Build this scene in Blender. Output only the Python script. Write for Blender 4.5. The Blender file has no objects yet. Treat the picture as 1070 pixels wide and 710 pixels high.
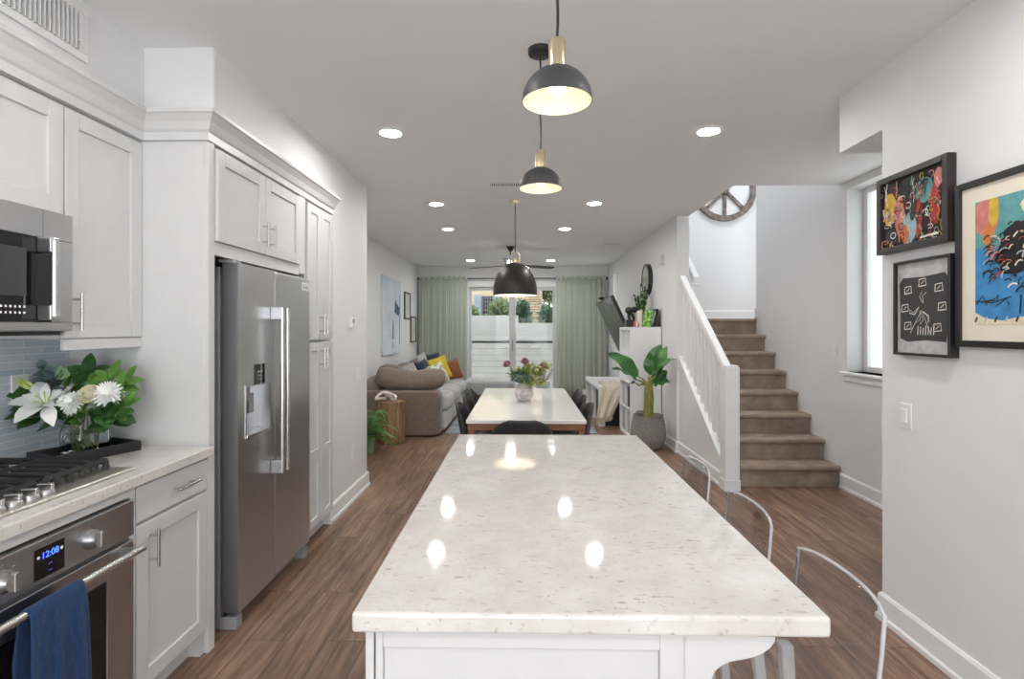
import bpy, bmesh, math, random
from mathutils import Vector, Matrix, noise
R = math.radians
PI = math.pi
SC = bpy.context.scene
COL = SC.collection
random.seed(7)

# ---------------------------------------------------------------- camera, world, sun, exposure
CAM_H = 1.435
cam_d = bpy.data.cameras.new('camera')
cam_d.sensor_width = 36.0
cam_d.lens = 560.0 / 1070.0 * 36.0
cam_d.shift_y = -12.0 / 1070.0
cam_d.clip_start = 0.02
cam_d.clip_end = 200
cam = bpy.data.objects.new('camera', cam_d)
COL.objects.link(cam)
cam.location = (0, 0, CAM_H)
cam.rotation_euler = (R(90), 0, math.atan(11.0 / 560.0))
SC.camera = cam

world = bpy.data.worlds.new('world')
SC.world = world
world.use_nodes = True
wn = world.node_tree
wn.nodes['Background'].inputs[0].default_value = (0.93, 0.965, 1.0, 1)
wn.nodes['Background'].inputs[1].default_value = 2.2

sun_d = bpy.data.lights.new('sun', 'SUN')
sun_d.energy = 0.3
sun_d.angle = R(8)
sun_d.color = (1.0, 0.96, 0.9)
sun = bpy.data.objects.new('sun', sun_d)
COL.objects.link(sun)
sun.rotation_euler = (R(48), 0, R(-25))

fill_d = bpy.data.lights.new('front_fill_light', 'AREA')  # added fill lamp behind the camera, aimed up to brighten the ceiling
fill_d.shape = 'RECTANGLE'
fill_d.size, fill_d.size_y = 2.4, 2.2
fill_d.energy = 72
fill_d.color = (0.93, 0.97, 1.0)
fill_o = bpy.data.objects.new('front_fill_light', fill_d)
COL.objects.link(fill_o)
fill_o.location = (-0.05, -3.02, 1.25)
fill_o.rotation_euler = (R(132), 0, 0)

LAMP = 210.0          # radiance of the recessed ceiling lamps
STAIR_FILL = 120.0     # radiance of the lamp added atop the stairwell to brighten the landing

SC.view_settings.view_transform = 'Standard'
SC.view_settings.look = 'None'
SC.view_settings.exposure = 0.2
SC.view_settings.gamma = 1.0
SC.view_settings.use_curve_mapping = False
SC.cycles.use_denoising = True
SC.cycles.sample_clamp_indirect = 6.0
SC.cycles.max_bounces = 10
SC.cycles.diffuse_bounces = 6
SC.cycles.transmission_bounces = 10
SC.cycles.transparent_max_bounces = 12


# ---------------------------------------------------------------- materials
def srgb(r, g, b):
    def f(c):
        c /= 255.0
        return c / 12.92 if c <= 0.04045 else ((c + 0.055) / 1.055) ** 2.4
    return (f(r), f(g), f(b), 1.0)


def new_mat(name):
    m = bpy.data.materials.new(name)
    m.use_nodes = True
    nt = m.node_tree
    return m, nt, nt.nodes['Principled BSDF']


def N(nt, typ, **kw):
    n = nt.nodes.new(typ)
    for k, v in kw.items():
        setattr(n, k, v)
    return n


def coords(nt, scale=(1, 1, 1), rot=(0, 0, 0), loc=(0, 0, 0)):
    t = N(nt, 'ShaderNodeTexCoord')
    mp = N(nt, 'ShaderNodeMapping')
    mp.inputs['Scale'].default_value = scale
    mp.inputs['Rotation'].default_value = rot
    mp.inputs['Location'].default_value = loc
    nt.links.new(t.outputs['Object'], mp.inputs['Vector'])
    return mp.outputs['Vector']


def noise_tex(nt, vec, scale, detail=4, rough=0.5):
    n = N(nt, 'ShaderNodeTexNoise')
    n.inputs['Scale'].default_value = scale
    n.inputs['Detail'].default_value = detail
    n.inputs['Roughness'].default_value = rough
    nt.links.new(vec, n.inputs['Vector'])
    return n.outputs['Fac']


def ramp(nt, fac, stops):
    r = N(nt, 'ShaderNodeValToRGB')
    e = r.color_ramp.elements
    while len(e) < len(stops):
        e.new(0.5)
    for el, (p, c) in zip(e, stops):
        el.position = p
        el.color = c
    nt.links.new(fac, r.inputs['Fac'])
    return r.outputs['Color']


def bump(nt, b, fac, strength, dist=0.01):
    n = N(nt, 'ShaderNodeBump')
    n.inputs['Strength'].default_value = strength
    n.inputs['Distance'].default_value = dist
    nt.links.new(fac, n.inputs['Height'])
    nt.links.new(n.outputs['Normal'], b.inputs['Normal'])


def mixc(nt, fac, a, b, blend='MIX'):
    n = N(nt, 'ShaderNodeMix', data_type='RGBA', blend_type=blend)
    for sock, v in ((n.inputs[0], fac), (n.inputs[6], a), (n.inputs[7], b)):
        if hasattr(v, 'links'):
            nt.links.new(v, sock)
        else:
            sock.default_value = v
    return n.outputs[2]


def M(name, col, rough=0.5, metal=0.0, var=0.06, vscale=12, vstretch=(1, 1, 1), bmp=0.0, bscale=150, spec=0.5, sheen=0.0, coat=0.0):
    """A plain material with a little procedural variation."""
    m, nt, b = new_mat(name)
    v = coords(nt, vstretch)
    f = noise_tex(nt, v, vscale, 3)
    c = tuple(col[:3])
    lo = tuple(max(0, x * (1 - var)) for x in c) + (1,)
    hi = tuple(min(1, x * (1 + var)) for x in c) + (1,)
    nt.links.new(ramp(nt, f, [(0.3, lo), (0.7, hi)]), b.inputs['Base Color'])
    b.inputs['Roughness'].default_value = rough
    b.inputs['Metallic'].default_value = metal
    b.inputs['Specular IOR Level'].default_value = spec
    if sheen:
        b.inputs['Sheen Weight'].default_value = sheen
    if coat:
        b.inputs['Coat Weight'].default_value = coat
        b.inputs['Coat Roughness'].default_value = 0.1
    if bmp:
        bump(nt, b, noise_tex(nt, v, bscale, 3), bmp, 0.002)
    return m


def m_emit(name, col, strength):
    m, nt, b = new_mat(name)
    b.inputs['Base Color'].default_value = col
    b.inputs['Emission Color'].default_value = col
    b.inputs['Emission Strength'].default_value = strength
    return m


def m_wood_floor():
    m, nt, b = new_mat('floor_planks')
    v = coords(nt, (1, 1, 1), (0, 0, R(90)))
    br = N(nt, 'ShaderNodeTexBrick')
    br.inputs['Scale'].default_value = 1.0
    br.inputs['Brick Width'].default_value = 1.22
    br.inputs['Row Height'].default_value = 0.18
    br.inputs['Mortar Size'].default_value = 0.0016
    br.inputs['Mortar Smooth'].default_value = 0.1
    br.inputs['Color1'].default_value = (0, 0, 0, 1)
    br.inputs['Color2'].default_value = (1, 1, 1, 1)
    br.inputs['Mortar'].default_value = (0.5, 0.5, 0.5, 1)
    br.offset = 0.37
    nt.links.new(v, br.inputs['Vector'])
    # each plank shifts its own grain
    vm = N(nt, 'ShaderNodeVectorMath', operation='MULTIPLY_ADD')
    nt.links.new(br.outputs['Color'], vm.inputs[0])
    vm.inputs[1].default_value = (7.3, 3.1, 5.0)
    nt.links.new(v, vm.inputs[2])
    mp = N(nt, 'ShaderNodeMapping')
    mp.inputs['Scale'].default_value = (1.0, 8, 1)
    nt.links.new(vm.outputs[0], mp.inputs['Vector'])
    g1 = noise_tex(nt, mp.outputs['Vector'], 2.0, 9, 0.68)
    mp2 = N(nt, 'ShaderNodeMapping')
    mp2.inputs['Scale'].default_value = (2.2, 55, 1)
    nt.links.new(vm.outputs[0], mp2.inputs['Vector'])
    g2 = noise_tex(nt, mp2.outputs['Vector'], 1.5, 4, 0.6)
    wv = N(nt, 'ShaderNodeTexWave', bands_direction='Y')
    wv.inputs['Scale'].default_value = 1.1
    wv.inputs['Distortion'].default_value = 14.0
    wv.inputs['Detail'].default_value = 3
    wv.inputs['Detail Scale'].default_value = 0.8
    mp3 = N(nt, 'ShaderNodeMapping')
    mp3.inputs['Scale'].default_value = (0.8, 7, 1)
    nt.links.new(vm.outputs[0], mp3.inputs['Vector'])
    nt.links.new(mp3.outputs['Vector'], wv.inputs['Vector'])
    base = ramp(nt, g1, [(0.3, srgb(78, 56, 43)), (0.44, srgb(118, 90, 72)), (0.56, srgb(146, 117, 96)), (0.74, srgb(176, 147, 124))])
    c = mixc(nt, 0.14, base, ramp(nt, wv.outputs['Fac'], [(0.2, srgb(92, 68, 53)), (0.8, srgb(172, 142, 119))]))
    c = mixc(nt, 0.36, c, ramp(nt, g2, [(0.32, (0.5, 0.48, 0.47, 1)), (0.55, (1.0, 1.0, 1.0, 1))]), 'MULTIPLY')
    c = mixc(nt, 0.5, c, ramp(nt, br.outputs['Color'], [(0.0, (0.62, 0.61, 0.62, 1)), (1.0, (1.12, 1.1, 1.08, 1))]), 'MULTIPLY')
    c = mixc(nt, br.outputs['Fac'], c, (0.03, 0.022, 0.017, 1))
    nt.links.new(c, b.inputs['Base Color'])
    b.inputs['Roughness'].default_value = 0.36
    bump(nt, b, g2, 0.12, 0.002)
    return m


def m_quartz(name='quartz'):
    m, nt, b = new_mat(name)
    v = coords(nt)
    base = ramp(nt, noise_tex(nt, v, 9, 5, 0.65), [(0.3, srgb(203, 198, 192)), (0.7, srgb(219, 215, 210))])
    mp = N(nt, 'ShaderNodeMapping')
    mp.inputs['Scale'].default_value = (1.0, 2.6, 1.0)
    mp.inputs['Rotation'].default_value = (0, 0, R(28))
    nt.links.new(v, mp.inputs['Vector'])
    n2 = noise_tex(nt, mp.outputs['Vector'], 34, 3, 0.6)
    fl = ramp(nt, n2, [(0.61, (0, 0, 0, 1)), (0.68, (1, 1, 1, 1))])
    n3 = noise_tex(nt, v, 5, 2)
    k = mixc(nt, 1.0, fl, ramp(nt, n3, [(0.35, (0.25, 0.25, 0.25, 1)), (0.65, (1, 1, 1, 1))]), 'MULTIPLY')
    c = mixc(nt, k, base, srgb(172, 160, 150))
    n4 = noise_tex(nt, v, 120, 2)
    c = mixc(nt, ramp(nt, n4, [(0.68, (0, 0, 0, 1)), (0.74, (0.6, 0.6, 0.6, 1))]), c, srgb(150, 142, 136))
    nt.links.new(c, b.inputs['Base Color'])
    b.inputs['Roughness'].default_value = 0.055
    b.inputs['Specular IOR Level'].default_value = 0.5
    return m


def m_tile():
    m, nt, b = new_mat('glass_tile')
    t = N(nt, 'ShaderNodeTexCoord')
    sx = N(nt, 'ShaderNodeSeparateXYZ')
    nt.links.new(t.outputs['Object'], sx.inputs[0])
    cx = N(nt, 'ShaderNodeCombineXYZ')
    nt.links.new(sx.outputs['Y'], cx.inputs['X'])
    nt.links.new(sx.outputs['Z'], cx.inputs['Y'])
    br = N(nt, 'ShaderNodeTexBrick')
    br.inputs['Scale'].default_value = 1.0
    br.inputs['Brick Width'].default_value = 0.2
    br.inputs['Row Height'].default_value = 0.028
    br.inputs['Mortar Size'].default_value = 0.0016
    br.inputs['Color1'].default_value = srgb(176, 193, 207)
    br.inputs['Color2'].default_value = srgb(204, 214, 222)
    br.inputs['Mortar'].default_value = srgb(226, 229, 232)
    br.offset = 0.41
    nt.links.new(cx.outputs[0], br.inputs['Vector'])
    nt.links.new(br.outputs['Color'], b.inputs['Base Color'])
    b.inputs['Roughness'].default_value = 0.12
    bump(nt, b, br.outputs['Fac'], -0.3, 0.002)
    return m


def m_steel(name, col=(0.50, 0.50, 0.51), rough=0.30, stretch=(1, 1, 60)):
    m, nt, b = new_mat(name)
    v = coords(nt, stretch)
    f = noise_tex(nt, v, 8, 4)
    c = tuple(x * 0.96 for x in col) + (1,)
    d = tuple(min(1, x * 1.04) for x in col) + (1,)
    nt.links.new(ramp(nt, f, [(0.3, c), (0.7, d)]), b.inputs['Base Color'])
    b.inputs['Metallic'].default_value = 1.0
    rr = N(nt, 'ShaderNodeMapRange')
    rr.inputs['To Min'].default_value = rough - 0.05
    rr.inputs['To Max'].default_value = rough + 0.08
    nt.links.new(f, rr.inputs['Value'])
    nt.links.new(rr.outputs[0], b.inputs['Roughness'])
    return m


def m_glass(name, col=(1, 1, 1, 1), ior=1.49, rough=0.0):
    m, nt, b = new_mat(name)
    b.inputs['Base Color'].default_value = col
    b.inputs['Transmission Weight'].default_value = 1.0
    b.inputs['IOR'].default_value = ior
    b.inputs['Roughness'].default_value = rough
    return m


def m_pane(name, tint=(0.97, 0.985, 0.98, 1), ior=1.45):
    """Thin clear glass: see-through with a fresnel reflection."""
    m, nt, b = new_mat(name)
    nt.nodes.remove(b)
    out = nt.nodes['Material Output']
    tr = N(nt, 'ShaderNodeBsdfTransparent')
    tr.inputs['Color'].default_value = tint
    gl = N(nt, 'ShaderNodeBsdfGlossy')
    gl.inputs['Roughness'].default_value = 0.02
    fr = N(nt, 'ShaderNodeFresnel')
    ge = N(nt, 'ShaderNodeNewGeometry')
    mr = N(nt, 'ShaderNodeMapRange')      # the same reflectance from either side of the sheet
    mr.inputs['To Min'].default_value = ior
    mr.inputs['To Max'].default_value = 1 / ior
    nt.links.new(ge.outputs['Backfacing'], mr.inputs['Value'])
    nt.links.new(mr.outputs[0], fr.inputs['IOR'])
    mx = N(nt, 'ShaderNodeMixShader')
    nt.links.new(fr.outputs[0], mx.inputs[0])
    nt.links.new(tr.outputs[0], mx.inputs[1])
    nt.links.new(gl.outputs[0], mx.inputs[2])
    nt.links.new(mx.outputs[0], out.inputs['Surface'])
    return m


def m_edge(name):
    """Polished acrylic edge: half see-through, its bright edge light put into the pale colour."""
    m, nt, b = new_mat(name)
    b.inputs['Base Color'].default_value = (0.86, 0.88, 0.9, 1)
    b.inputs['Roughness'].default_value = 0.15
    b.inputs['Alpha'].default_value = 0.45
    return m


def m_stripe(name, axis, scale, cols, rough=0.9):
    m, nt, b = new_mat(name)
    t = N(nt, 'ShaderNodeTexCoord')
    sp = N(nt, 'ShaderNodeSeparateXYZ')
    nt.links.new(t.outputs['Object'], sp.inputs[0])
    mul = N(nt, 'ShaderNodeMath', operation='MULTIPLY')
    mul.inputs[1].default_value = scale
    nt.links.new(sp.outputs[axis], mul.inputs[0])
    nz = N(nt, 'ShaderNodeTexNoise', noise_dimensions='1D')
    nz.inputs['Scale'].default_value = 1.0
    nz.inputs['Detail'].default_value = 2
    nt.links.new(mul.outputs[0], nz.inputs['W'])
    nt.links.new(ramp(nt, nz.outputs['Fac'], cols), b.inputs['Base Color'])
    b.inputs['Roughness'].default_value = rough
    return m


def m_mottle(name, stops, scale, rough=0.8, detail=4, stretch=(1, 1, 1), bmp=0.0, sheen=0.0):
    m, nt, b = new_mat(name)
    v = coords(nt, stretch)
    f = noise_tex(nt, v, scale, detail, 0.6)
    nt.links.new(ramp(nt, f, stops), b.inputs['Base Color'])
    b.inputs['Roughness'].default_value = rough
    if bmp:
        bump(nt, b, f, bmp, 0.004)
    if sheen:
        b.inputs['Sheen Weight'].default_value = sheen
    return m


def m_carpet():
    m, nt, b = new_mat('stair_carpet')
    v = coords(nt)
    wx = N(nt, 'ShaderNodeTexWave', bands_direction='X')
    wx.inputs['Scale'].default_value = 26
    wx.inputs['Distortion'].default_value = 0.6
    nt.links.new(v, wx.inputs['Vector'])
    f = noise_tex(nt, v, 7, 5, 0.65)
    c = ramp(nt, f, [(0.3, srgb(142, 125, 111)), (0.7, srgb(180, 161, 145))])
    c = mixc(nt, 0.35, c, ramp(nt, wx.outputs['Fac'], [(0.2, (0.6, 0.6, 0.6, 1)), (0.8, (1, 1, 1, 1))]), 'MULTIPLY')
    nt.links.new(c, b.inputs['Base Color'])
    b.inputs['Roughness'].default_value = 1.0
    b.inputs['Specular IOR Level'].default_value = 0.1
    bump(nt, b, noise_tex(nt, v, 260, 2), 0.5, 0.004)
    return m


def m_stone_wall(name):
    m, nt, b = new_mat(name)
    t = N(nt, 'ShaderNodeTexCoord')
    sp = N(nt, 'ShaderNodeSeparateXYZ')
    nt.links.new(t.outputs['Object'], sp.inputs[0])
    ad = N(nt, 'ShaderNodeMath', operation='ADD')
    nt.links.new(sp.outputs['X'], ad.inputs[0])
    nt.links.new(sp.outputs['Y'], ad.inputs[1])
    cx = N(nt, 'ShaderNodeCombineXYZ')
    nt.links.new(ad.outputs[0], cx.inputs['X'])
    nt.links.new(sp.outputs['Z'], cx.inputs['Y'])
    br = N(nt, 'ShaderNodeTexBrick')
    br.inputs['Scale'].default_value = 1.0
    br.inputs['Brick Width'].default_value = 0.30
    br.inputs['Row Height'].default_value = 0.085
    br.inputs['Mortar Size'].default_value = 0.012
    br.inputs['Color1'].default_value = srgb(166, 144, 116)
    br.inputs['Color2'].default_value = srgb(206, 190, 166)
    br.inputs['Mortar'].default_value = srgb(120, 100, 80)
    nt.links.new(cx.outputs[0], br.inputs['Vector'])
    nt.links.new(br.outputs['Color'], b.inputs['Base Color'])
    b.inputs['Roughness'].default_value = 0.9
    return m


WALL = M('wall_paint', (0.80, 0.80, 0.805), 0.6, var=0.012, vscale=3, bmp=0.05, bscale=260)
CEIL = M('ceiling_paint', (0.84, 0.84, 0.845), 0.8, var=0.012, vscale=3)
TRIM = M('trim_paint', (0.84, 0.84, 0.84), 0.4, var=0.012)
CAB = M('cabinet_paint', srgb(208, 208, 208), 0.38, var=0.015)
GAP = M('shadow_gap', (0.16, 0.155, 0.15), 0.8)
FLOOR = m_wood_floor()
QUARTZ = m_quartz()
TILE = m_tile()
STEEL = M('brushed_steel', (0.52, 0.52, 0.525), 0.3, metal=1.0, var=0.04, vscale=3)
STEEL_H = m_steel('brushed_steel_across', stretch=(1, 60, 1))
FRIDGE = M('fridge_steel', (0.58, 0.585, 0.595), 0.33, metal=1.0, var=0.05, vscale=1.2, vstretch=(1, 1, 0.5))
CHROME = m_steel('satin_nickel', (0.62, 0.61, 0.60), 0.22, (1, 1, 1))
BLACKM = M('black_metal', (0.022, 0.022, 0.024), 0.42, var=0.1)
SHADE_BLK = M('shade_black', (0.05, 0.05, 0.053), 0.5, var=0.05)
DOME_BLK = M('dome_black', (0.03, 0.027, 0.026), 0.42, metal=0.35, var=0.05)
LINING = M('shade_white', (0.85, 0.83, 0.78), 0.5, var=0.01)
BRASS = M('brass', (0.72, 0.61, 0.40), 0.32, metal=1.0, var=0.06)
BLKPL = M('black_plastic', (0.018, 0.018, 0.02), 0.35, var=0.05)
BLKGL = M('black_glass', (0.008, 0.008, 0.009), 0.06, var=0.02)
IRON = M('cast_iron', (0.02, 0.02, 0.022), 0.5, var=0.15, bmp=0.15)
WHITEPL = M('white_plastic', (0.83, 0.83, 0.83), 0.35, var=0.01)
GREYPL = M('grey_plastic', (0.30, 0.30, 0.31), 0.5, var=0.03)
TOWEL = M('towel_blue', srgb(38, 62, 98), 0.95, var=0.3, vscale=40, vstretch=(6, 6, 0.6), bmp=0.5, bscale=300, sheen=0.1, spec=0.1)
CARPET = m_carpet()
SOFA = M('sofa_linen', srgb(124, 110, 97), 0.95, var=0.10, vscale=20, bmp=0.25, bscale=420, sheen=0.25, spec=0.2)
LINEN_PALE_LIT = M('sofa_linen_pale_lit', srgb(178, 178, 178), 0.95, var=0.08, vscale=14, bmp=0.25, bscale=420, sheen=0.3, spec=0.2)  # sofa linen paled, window light put into seats and ottoman; also a grey pillow
def m_curtain():
    m = M('curtain_sage', srgb(210, 216, 204), 0.9, var=0.07, vscale=30, vstretch=(3, 3, 0.4), sheen=0.2)
    nt = m.node_tree
    b = nt.nodes['Principled BSDF']
    tl_ = N(nt, 'ShaderNodeBsdfTranslucent')
    tl_.inputs['Color'].default_value = srgb(214, 219, 206)
    mx = N(nt, 'ShaderNodeMixShader')
    mx.inputs[0].default_value = 0.4
    nt.links.new(b.outputs[0], mx.inputs[1])
    nt.links.new(tl_.outputs[0], mx.inputs[2])
    nt.links.new(mx.outputs[0], nt.nodes['Material Output'].inputs['Surface'])
    return m


CURTAIN = m_curtain()
WOODT = M('walnut', srgb(142, 88, 56), 0.4, var=0.22, vscale=6, vstretch=(1, 1, 1))
WOODS = m_mottle('stump_wood', [(0.3, srgb(96, 70, 48)), (0.5, srgb(140, 108, 78)), (0.7, srgb(168, 136, 104))], 4, 0.6, 5, (9, 9, 0.8))
OLDWOOD = m_mottle('weathered_wood', [(0.3, srgb(82, 74, 68)), (0.7, srgb(150, 140, 132))], 16, 0.9, 5, (1, 1, 1), 0.4)
LEAF = m_mottle('leaf_green', [(0.3, srgb(62, 104, 40)), (0.7, srgb(116, 162, 74))], 16, 0.4)
LEAFD = m_mottle('leaf_dark', [(0.3, srgb(34, 68, 34)), (0.7, srgb(72, 116, 58))], 14, 0.32)
LEAFB = m_mottle('leaf_banana', [(0.3, srgb(30, 74, 40)), (0.6, srgb(78, 128, 66)), (0.8, srgb(110, 160, 84))], 5, 0.28)
LEAFG = m_mottle('leaf_eucalyptus', [(0.3, srgb(64, 88, 86)), (0.7, srgb(112, 136, 132))], 20, 0.6)
LEAFO = m_mottle('leaf_olive', [(0.3, srgb(112, 126, 66)), (0.7, srgb(176, 178, 108))], 20, 0.6)
FERN = m_mottle('fern_green', [(0.3, srgb(38, 104, 36)), (0.7, srgb(94, 164, 68))], 20, 0.5)
STEM = m_mottle('stem_green', [(0.3, srgb(88, 112, 52)), (0.7, srgb(150, 160, 92))], 30, 0.5)
BSTEM = m_mottle('banana_stem', [(0.3, srgb(88, 96, 40)), (0.55, srgb(150, 146, 72)), (0.8, srgb(120, 100, 56))], 9, 0.5, 4, (4, 4, 0.8))
PETALW = m_mottle('petal_white', [(0.3, (0.82, 0.83, 0.8, 1)), (0.7, (0.9, 0.9, 0.88, 1))], 10, 0.6)
PETALC = m_mottle('petal_cream', [(0.3, srgb(240, 236, 200)), (0.7, srgb(250, 248, 232))], 20, 0.6)
PETALP = m_mottle('petal_mauve', [(0.3, srgb(120, 72, 92)), (0.7, srgb(190, 140, 152))], 30, 0.7)
LIME = m_mottle('petal_lime', [(0.3, srgb(170, 190, 90)), (0.7, srgb(210, 220, 140))], 30, 0.6)
GLASSV = m_glass('vase_glass', (0.96, 0.99, 0.985, 1), 1.45)
WATER = m_glass('water', (0.94, 0.98, 0.97, 1), 1.33)
PANE = m_pane('window_glass', ior=1.22)
ACRYL = m_pane('clear_acrylic', (0.93, 0.935, 0.94, 1))
ACRYL_EDGE = m_edge('acrylic_edge_bright')
CERAM = m_mottle('vase_ceramic', [(0.3, srgb(176, 168, 162)), (0.7, srgb(222, 217, 212))], 26, 0.6, 5, (1, 1, 1), 0.4)
BASKET = m_mottle('basket_grey', [(0.35, srgb(112, 107, 104)), (0.65, srgb(158, 152, 148))], 60, 0.95, 3, (1, 1, 3), 0.8)
SOIL = M('soil', srgb(46, 36, 28), 1.0, var=0.3, vscale=60)
CREAM = M('knit_cream', srgb(226, 214, 194), 1.0, var=0.08, vscale=60, bmp=0.6, bscale=160)
MIRROR = M('mirror_glass', (0.8, 0.8, 0.8), 0.03, metal=1.0, var=0.0)
SCREEN = M('screen_glass', (0.02, 0.02, 0.022), 0.10, var=0.0, spec=1.0)


# ---------------------------------------------------------------- mesh helpers
WL = {}      # world location of every Empty / top-level object, by name


class MB:
    def __init__(self):
        self.bm = bmesh.new()

    def faces(self, verts, faces, mi=0):
        vs = [self.bm.verts.new(v) for v in verts]
        for f in faces:
            try:
                fc = self.bm.faces.new([vs[i] for i in f])
                fc.material_index = mi
            except ValueError:
                pass
        return vs

    def box(self, x0, x1, y0, y1, z0, z1, mi=0):
        x0, x1 = min(x0, x1), max(x0, x1)
        y0, y1 = min(y0, y1), max(y0, y1)
        z0, z1 = min(z0, z1), max(z0, z1)
        v = [(x0, y0, z0), (x1, y0, z0), (x1, y1, z0), (x0, y1, z0), (x0, y0, z1), (x1, y0, z1), (x1, y1, z1), (x0, y1, z1)]
        self.faces(v, [(3, 2, 1, 0), (4, 5, 6, 7), (0, 1, 5, 4), (1, 2, 6, 5), (2, 3, 7, 6), (3, 0, 4, 7)], mi)
        return self

    def obox(self, mat, sx, sy, sz, mi=0):
        """a box of half sizes, placed by a matrix"""
        v = [mat @ Vector((a * sx, b * sy, c * sz)) for c in (-1, 1) for a, b in ((-1, -1), (1, -1), (1, 1), (-1, 1))]
        self.faces(v, [(3, 2, 1, 0), (4, 5, 6, 7), (0, 1, 5, 4), (1, 2, 6, 5), (2, 3, 7, 6), (3, 0, 4, 7)], mi)
        return self

    def prism(self, pts, axis, a, b, mi=0):
        """polygon in the plane across axis, pulled from a to b. axis x: pts (y,z); y: (x,z); z: (x,y)"""
        def p3(p, t):
            return {'x': (t, p[0], p[1]), 'y': (p[0], t, p[1]), 'z': (p[0], p[1], t)}[axis]
        n = len(pts)
        v = [p3(p, a) for p in pts] + [p3(p, b) for p in pts]
        f = [tuple(range(n))[::-1], tuple(range(n, 2 * n))] + [(i, (i + 1) % n, n + (i + 1) % n, n + i) for i in range(n)]
        self.faces(v, f, mi)
        return self

    def tube(self, pts, r, seg=8, mi=0, cap=True):
        """round bar along points; r a number or one per point"""
        pts = [Vector(p) for p in pts]
        n = len(pts)
        rs = r if isinstance(r, (list, tuple)) else [r] * n
        rings = []
        prev = None
        for i, p in enumerate(pts):
            d = (pts[min(i + 1, n - 1)] - pts[max(i - 1, 0)])
            if d.length < 1e-9:
                d = Vector((0, 0, 1))
            d.normalize()
            if prev is None:
                a = d.orthogonal().normalized()
            else:
                a = prev - d * prev.dot(d)
                a = a.normalized() if a.length > 1e-6 else d.orthogonal().normalized()
            prev = a
            bb = d.cross(a)
            rings.append([self.bm.verts.new(p + (a * math.cos(2 * PI * k / seg) + bb * math.sin(2 * PI * k / seg)) * rs[i]) for k in range(seg)])
        for i in range(n - 1):
            for k in range(seg):
                f = self.bm.faces.new((rings[i][k], rings[i][(k + 1) % seg], rings[i + 1][(k + 1) % seg], rings[i + 1][k]))
                f.material_index = mi
        if cap:
            for ring in (rings[0][::-1], rings[-1]):
                try:
                    self.bm.faces.new(ring).material_index = mi
                except ValueError:
                    pass
        return self

    def cyl(self, p0, p1, r0, r1=None, seg=24, mi=0):
        return self.tube([p0, p1], [r0, r0 if r1 is None else r1], seg, mi)

    def lathe(self, prof, c=(0, 0, 0), seg=32, mi=0, axis='z', close=False):
        """prof: (radius, height) list"""
        def p3(r, h, t):
            u, w = r * math.cos(t), r * math.sin(t)
            return {'z': (c[0] + u, c[1] + w, c[2] + h), 'x': (c[0] + h, c[1] + u, c[2] + w), 'y': (c[0] + w, c[1] + h, c[2] + u)}[axis]
        rings = []
        for r, h in prof:
            if r < 1e-6:
                rings.append([self.bm.verts.new(p3(0, h, 0))])
            else:
                rings.append([self.bm.verts.new(p3(r, h, 2 * PI * k / seg)) for k in range(seg)])
        pairs = list(zip(rings[:-1], rings[1:]))
        if close:
            pairs.append((rings[-1], rings[0]))
        for A, B in pairs:
            for k in range(seg):
                k2 = (k + 1) % seg
                if len(A) == 1 and len(B) == 1:
                    continue
                if len(A) == 1:
                    f = (A[0], B[k2], B[k])
                elif len(B) == 1:
                    f = (A[k], A[k2], B[0])
                else:
                    f = (A[k], A[k2], B[k2], B[k])
                try:
                    self.bm.faces.new(f).material_index = mi
                except ValueError:
                    pass
        return self

    def grid(self, fn, nu, nv, mi=0, closed_u=False):
        vs = [[self.bm.verts.new(fn(i / nu, j / nv)) for i in range(nu + (0 if closed_u else 1))] for j in range(nv + 1)]
        w = len(vs[0])
        for j in range(nv):
            for i in range(nu if closed_u else nu):
                i2 = (i + 1) % w
                try:
                    f = self.bm.faces.new((vs[j][i], vs[j][i2], vs[j + 1][i2], vs[j + 1][i]))
                    f.material_index = mi
                except ValueError:
                    pass
        return self

    def soft(self, c, s, e=0.4, mat=None, wrinkle=0.0, nu=28, nv=16, seed=0, sag=0.0):
        """a cushion: super-ellipsoid of half sizes s"""
        def sp(v, e):
            return math.copysign(abs(v) ** e, v)
        c = Vector(c)

        def fn(u, v):
            a = 2 * PI * u
            b = -PI / 2 + PI * v
            p = Vector((s[0] * sp(math.cos(b), e) * sp(math.cos(a), e), s[1] * sp(math.cos(b), e) * sp(math.sin(a), e), s[2] * sp(math.sin(b), e * 1.3)))
            if sag:
                p.z -= sag * (1 - min(1, (p.x / s[0]) ** 2)) * (1 if p.z > 0 else 0.2)
            if wrinkle:
                q = p * 7 + Vector((seed * 3.1, seed * 1.7, seed))
                p += p.normalized() * (noise.noise(q) * wrinkle)
            if mat is not None:
                p = mat @ p
            return c + p
        return self.grid(fn, nu, nv, closed_u=True)

    def pillow(self, mat, w, h, t, mi=0):
        """square throw pillow in the local xy plane, pinched at the corners"""
        def side(sg):
            def fn(u, v):
                x, y = 2 * u - 1, 2 * v - 1
                k = max(0.0, (1 - x * x) * (1 - y * y)) ** 0.42
                pinch = 1 - 0.07 * (1 - x * x) - 0.0
                pinch2 = 1 - 0.07 * (1 - y * y)
                return mat @ Vector((x * w / 2 * pinch2, y * h / 2 * pinch, sg * t / 2 * k))
            return fn
        self.grid(side(1), 14, 14, mi)
        self.grid(side(-1), 14, 14, mi)
        bmesh.ops.remove_doubles(self.bm, verts=self.bm.verts, dist=1e-5)
        return self

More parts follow.
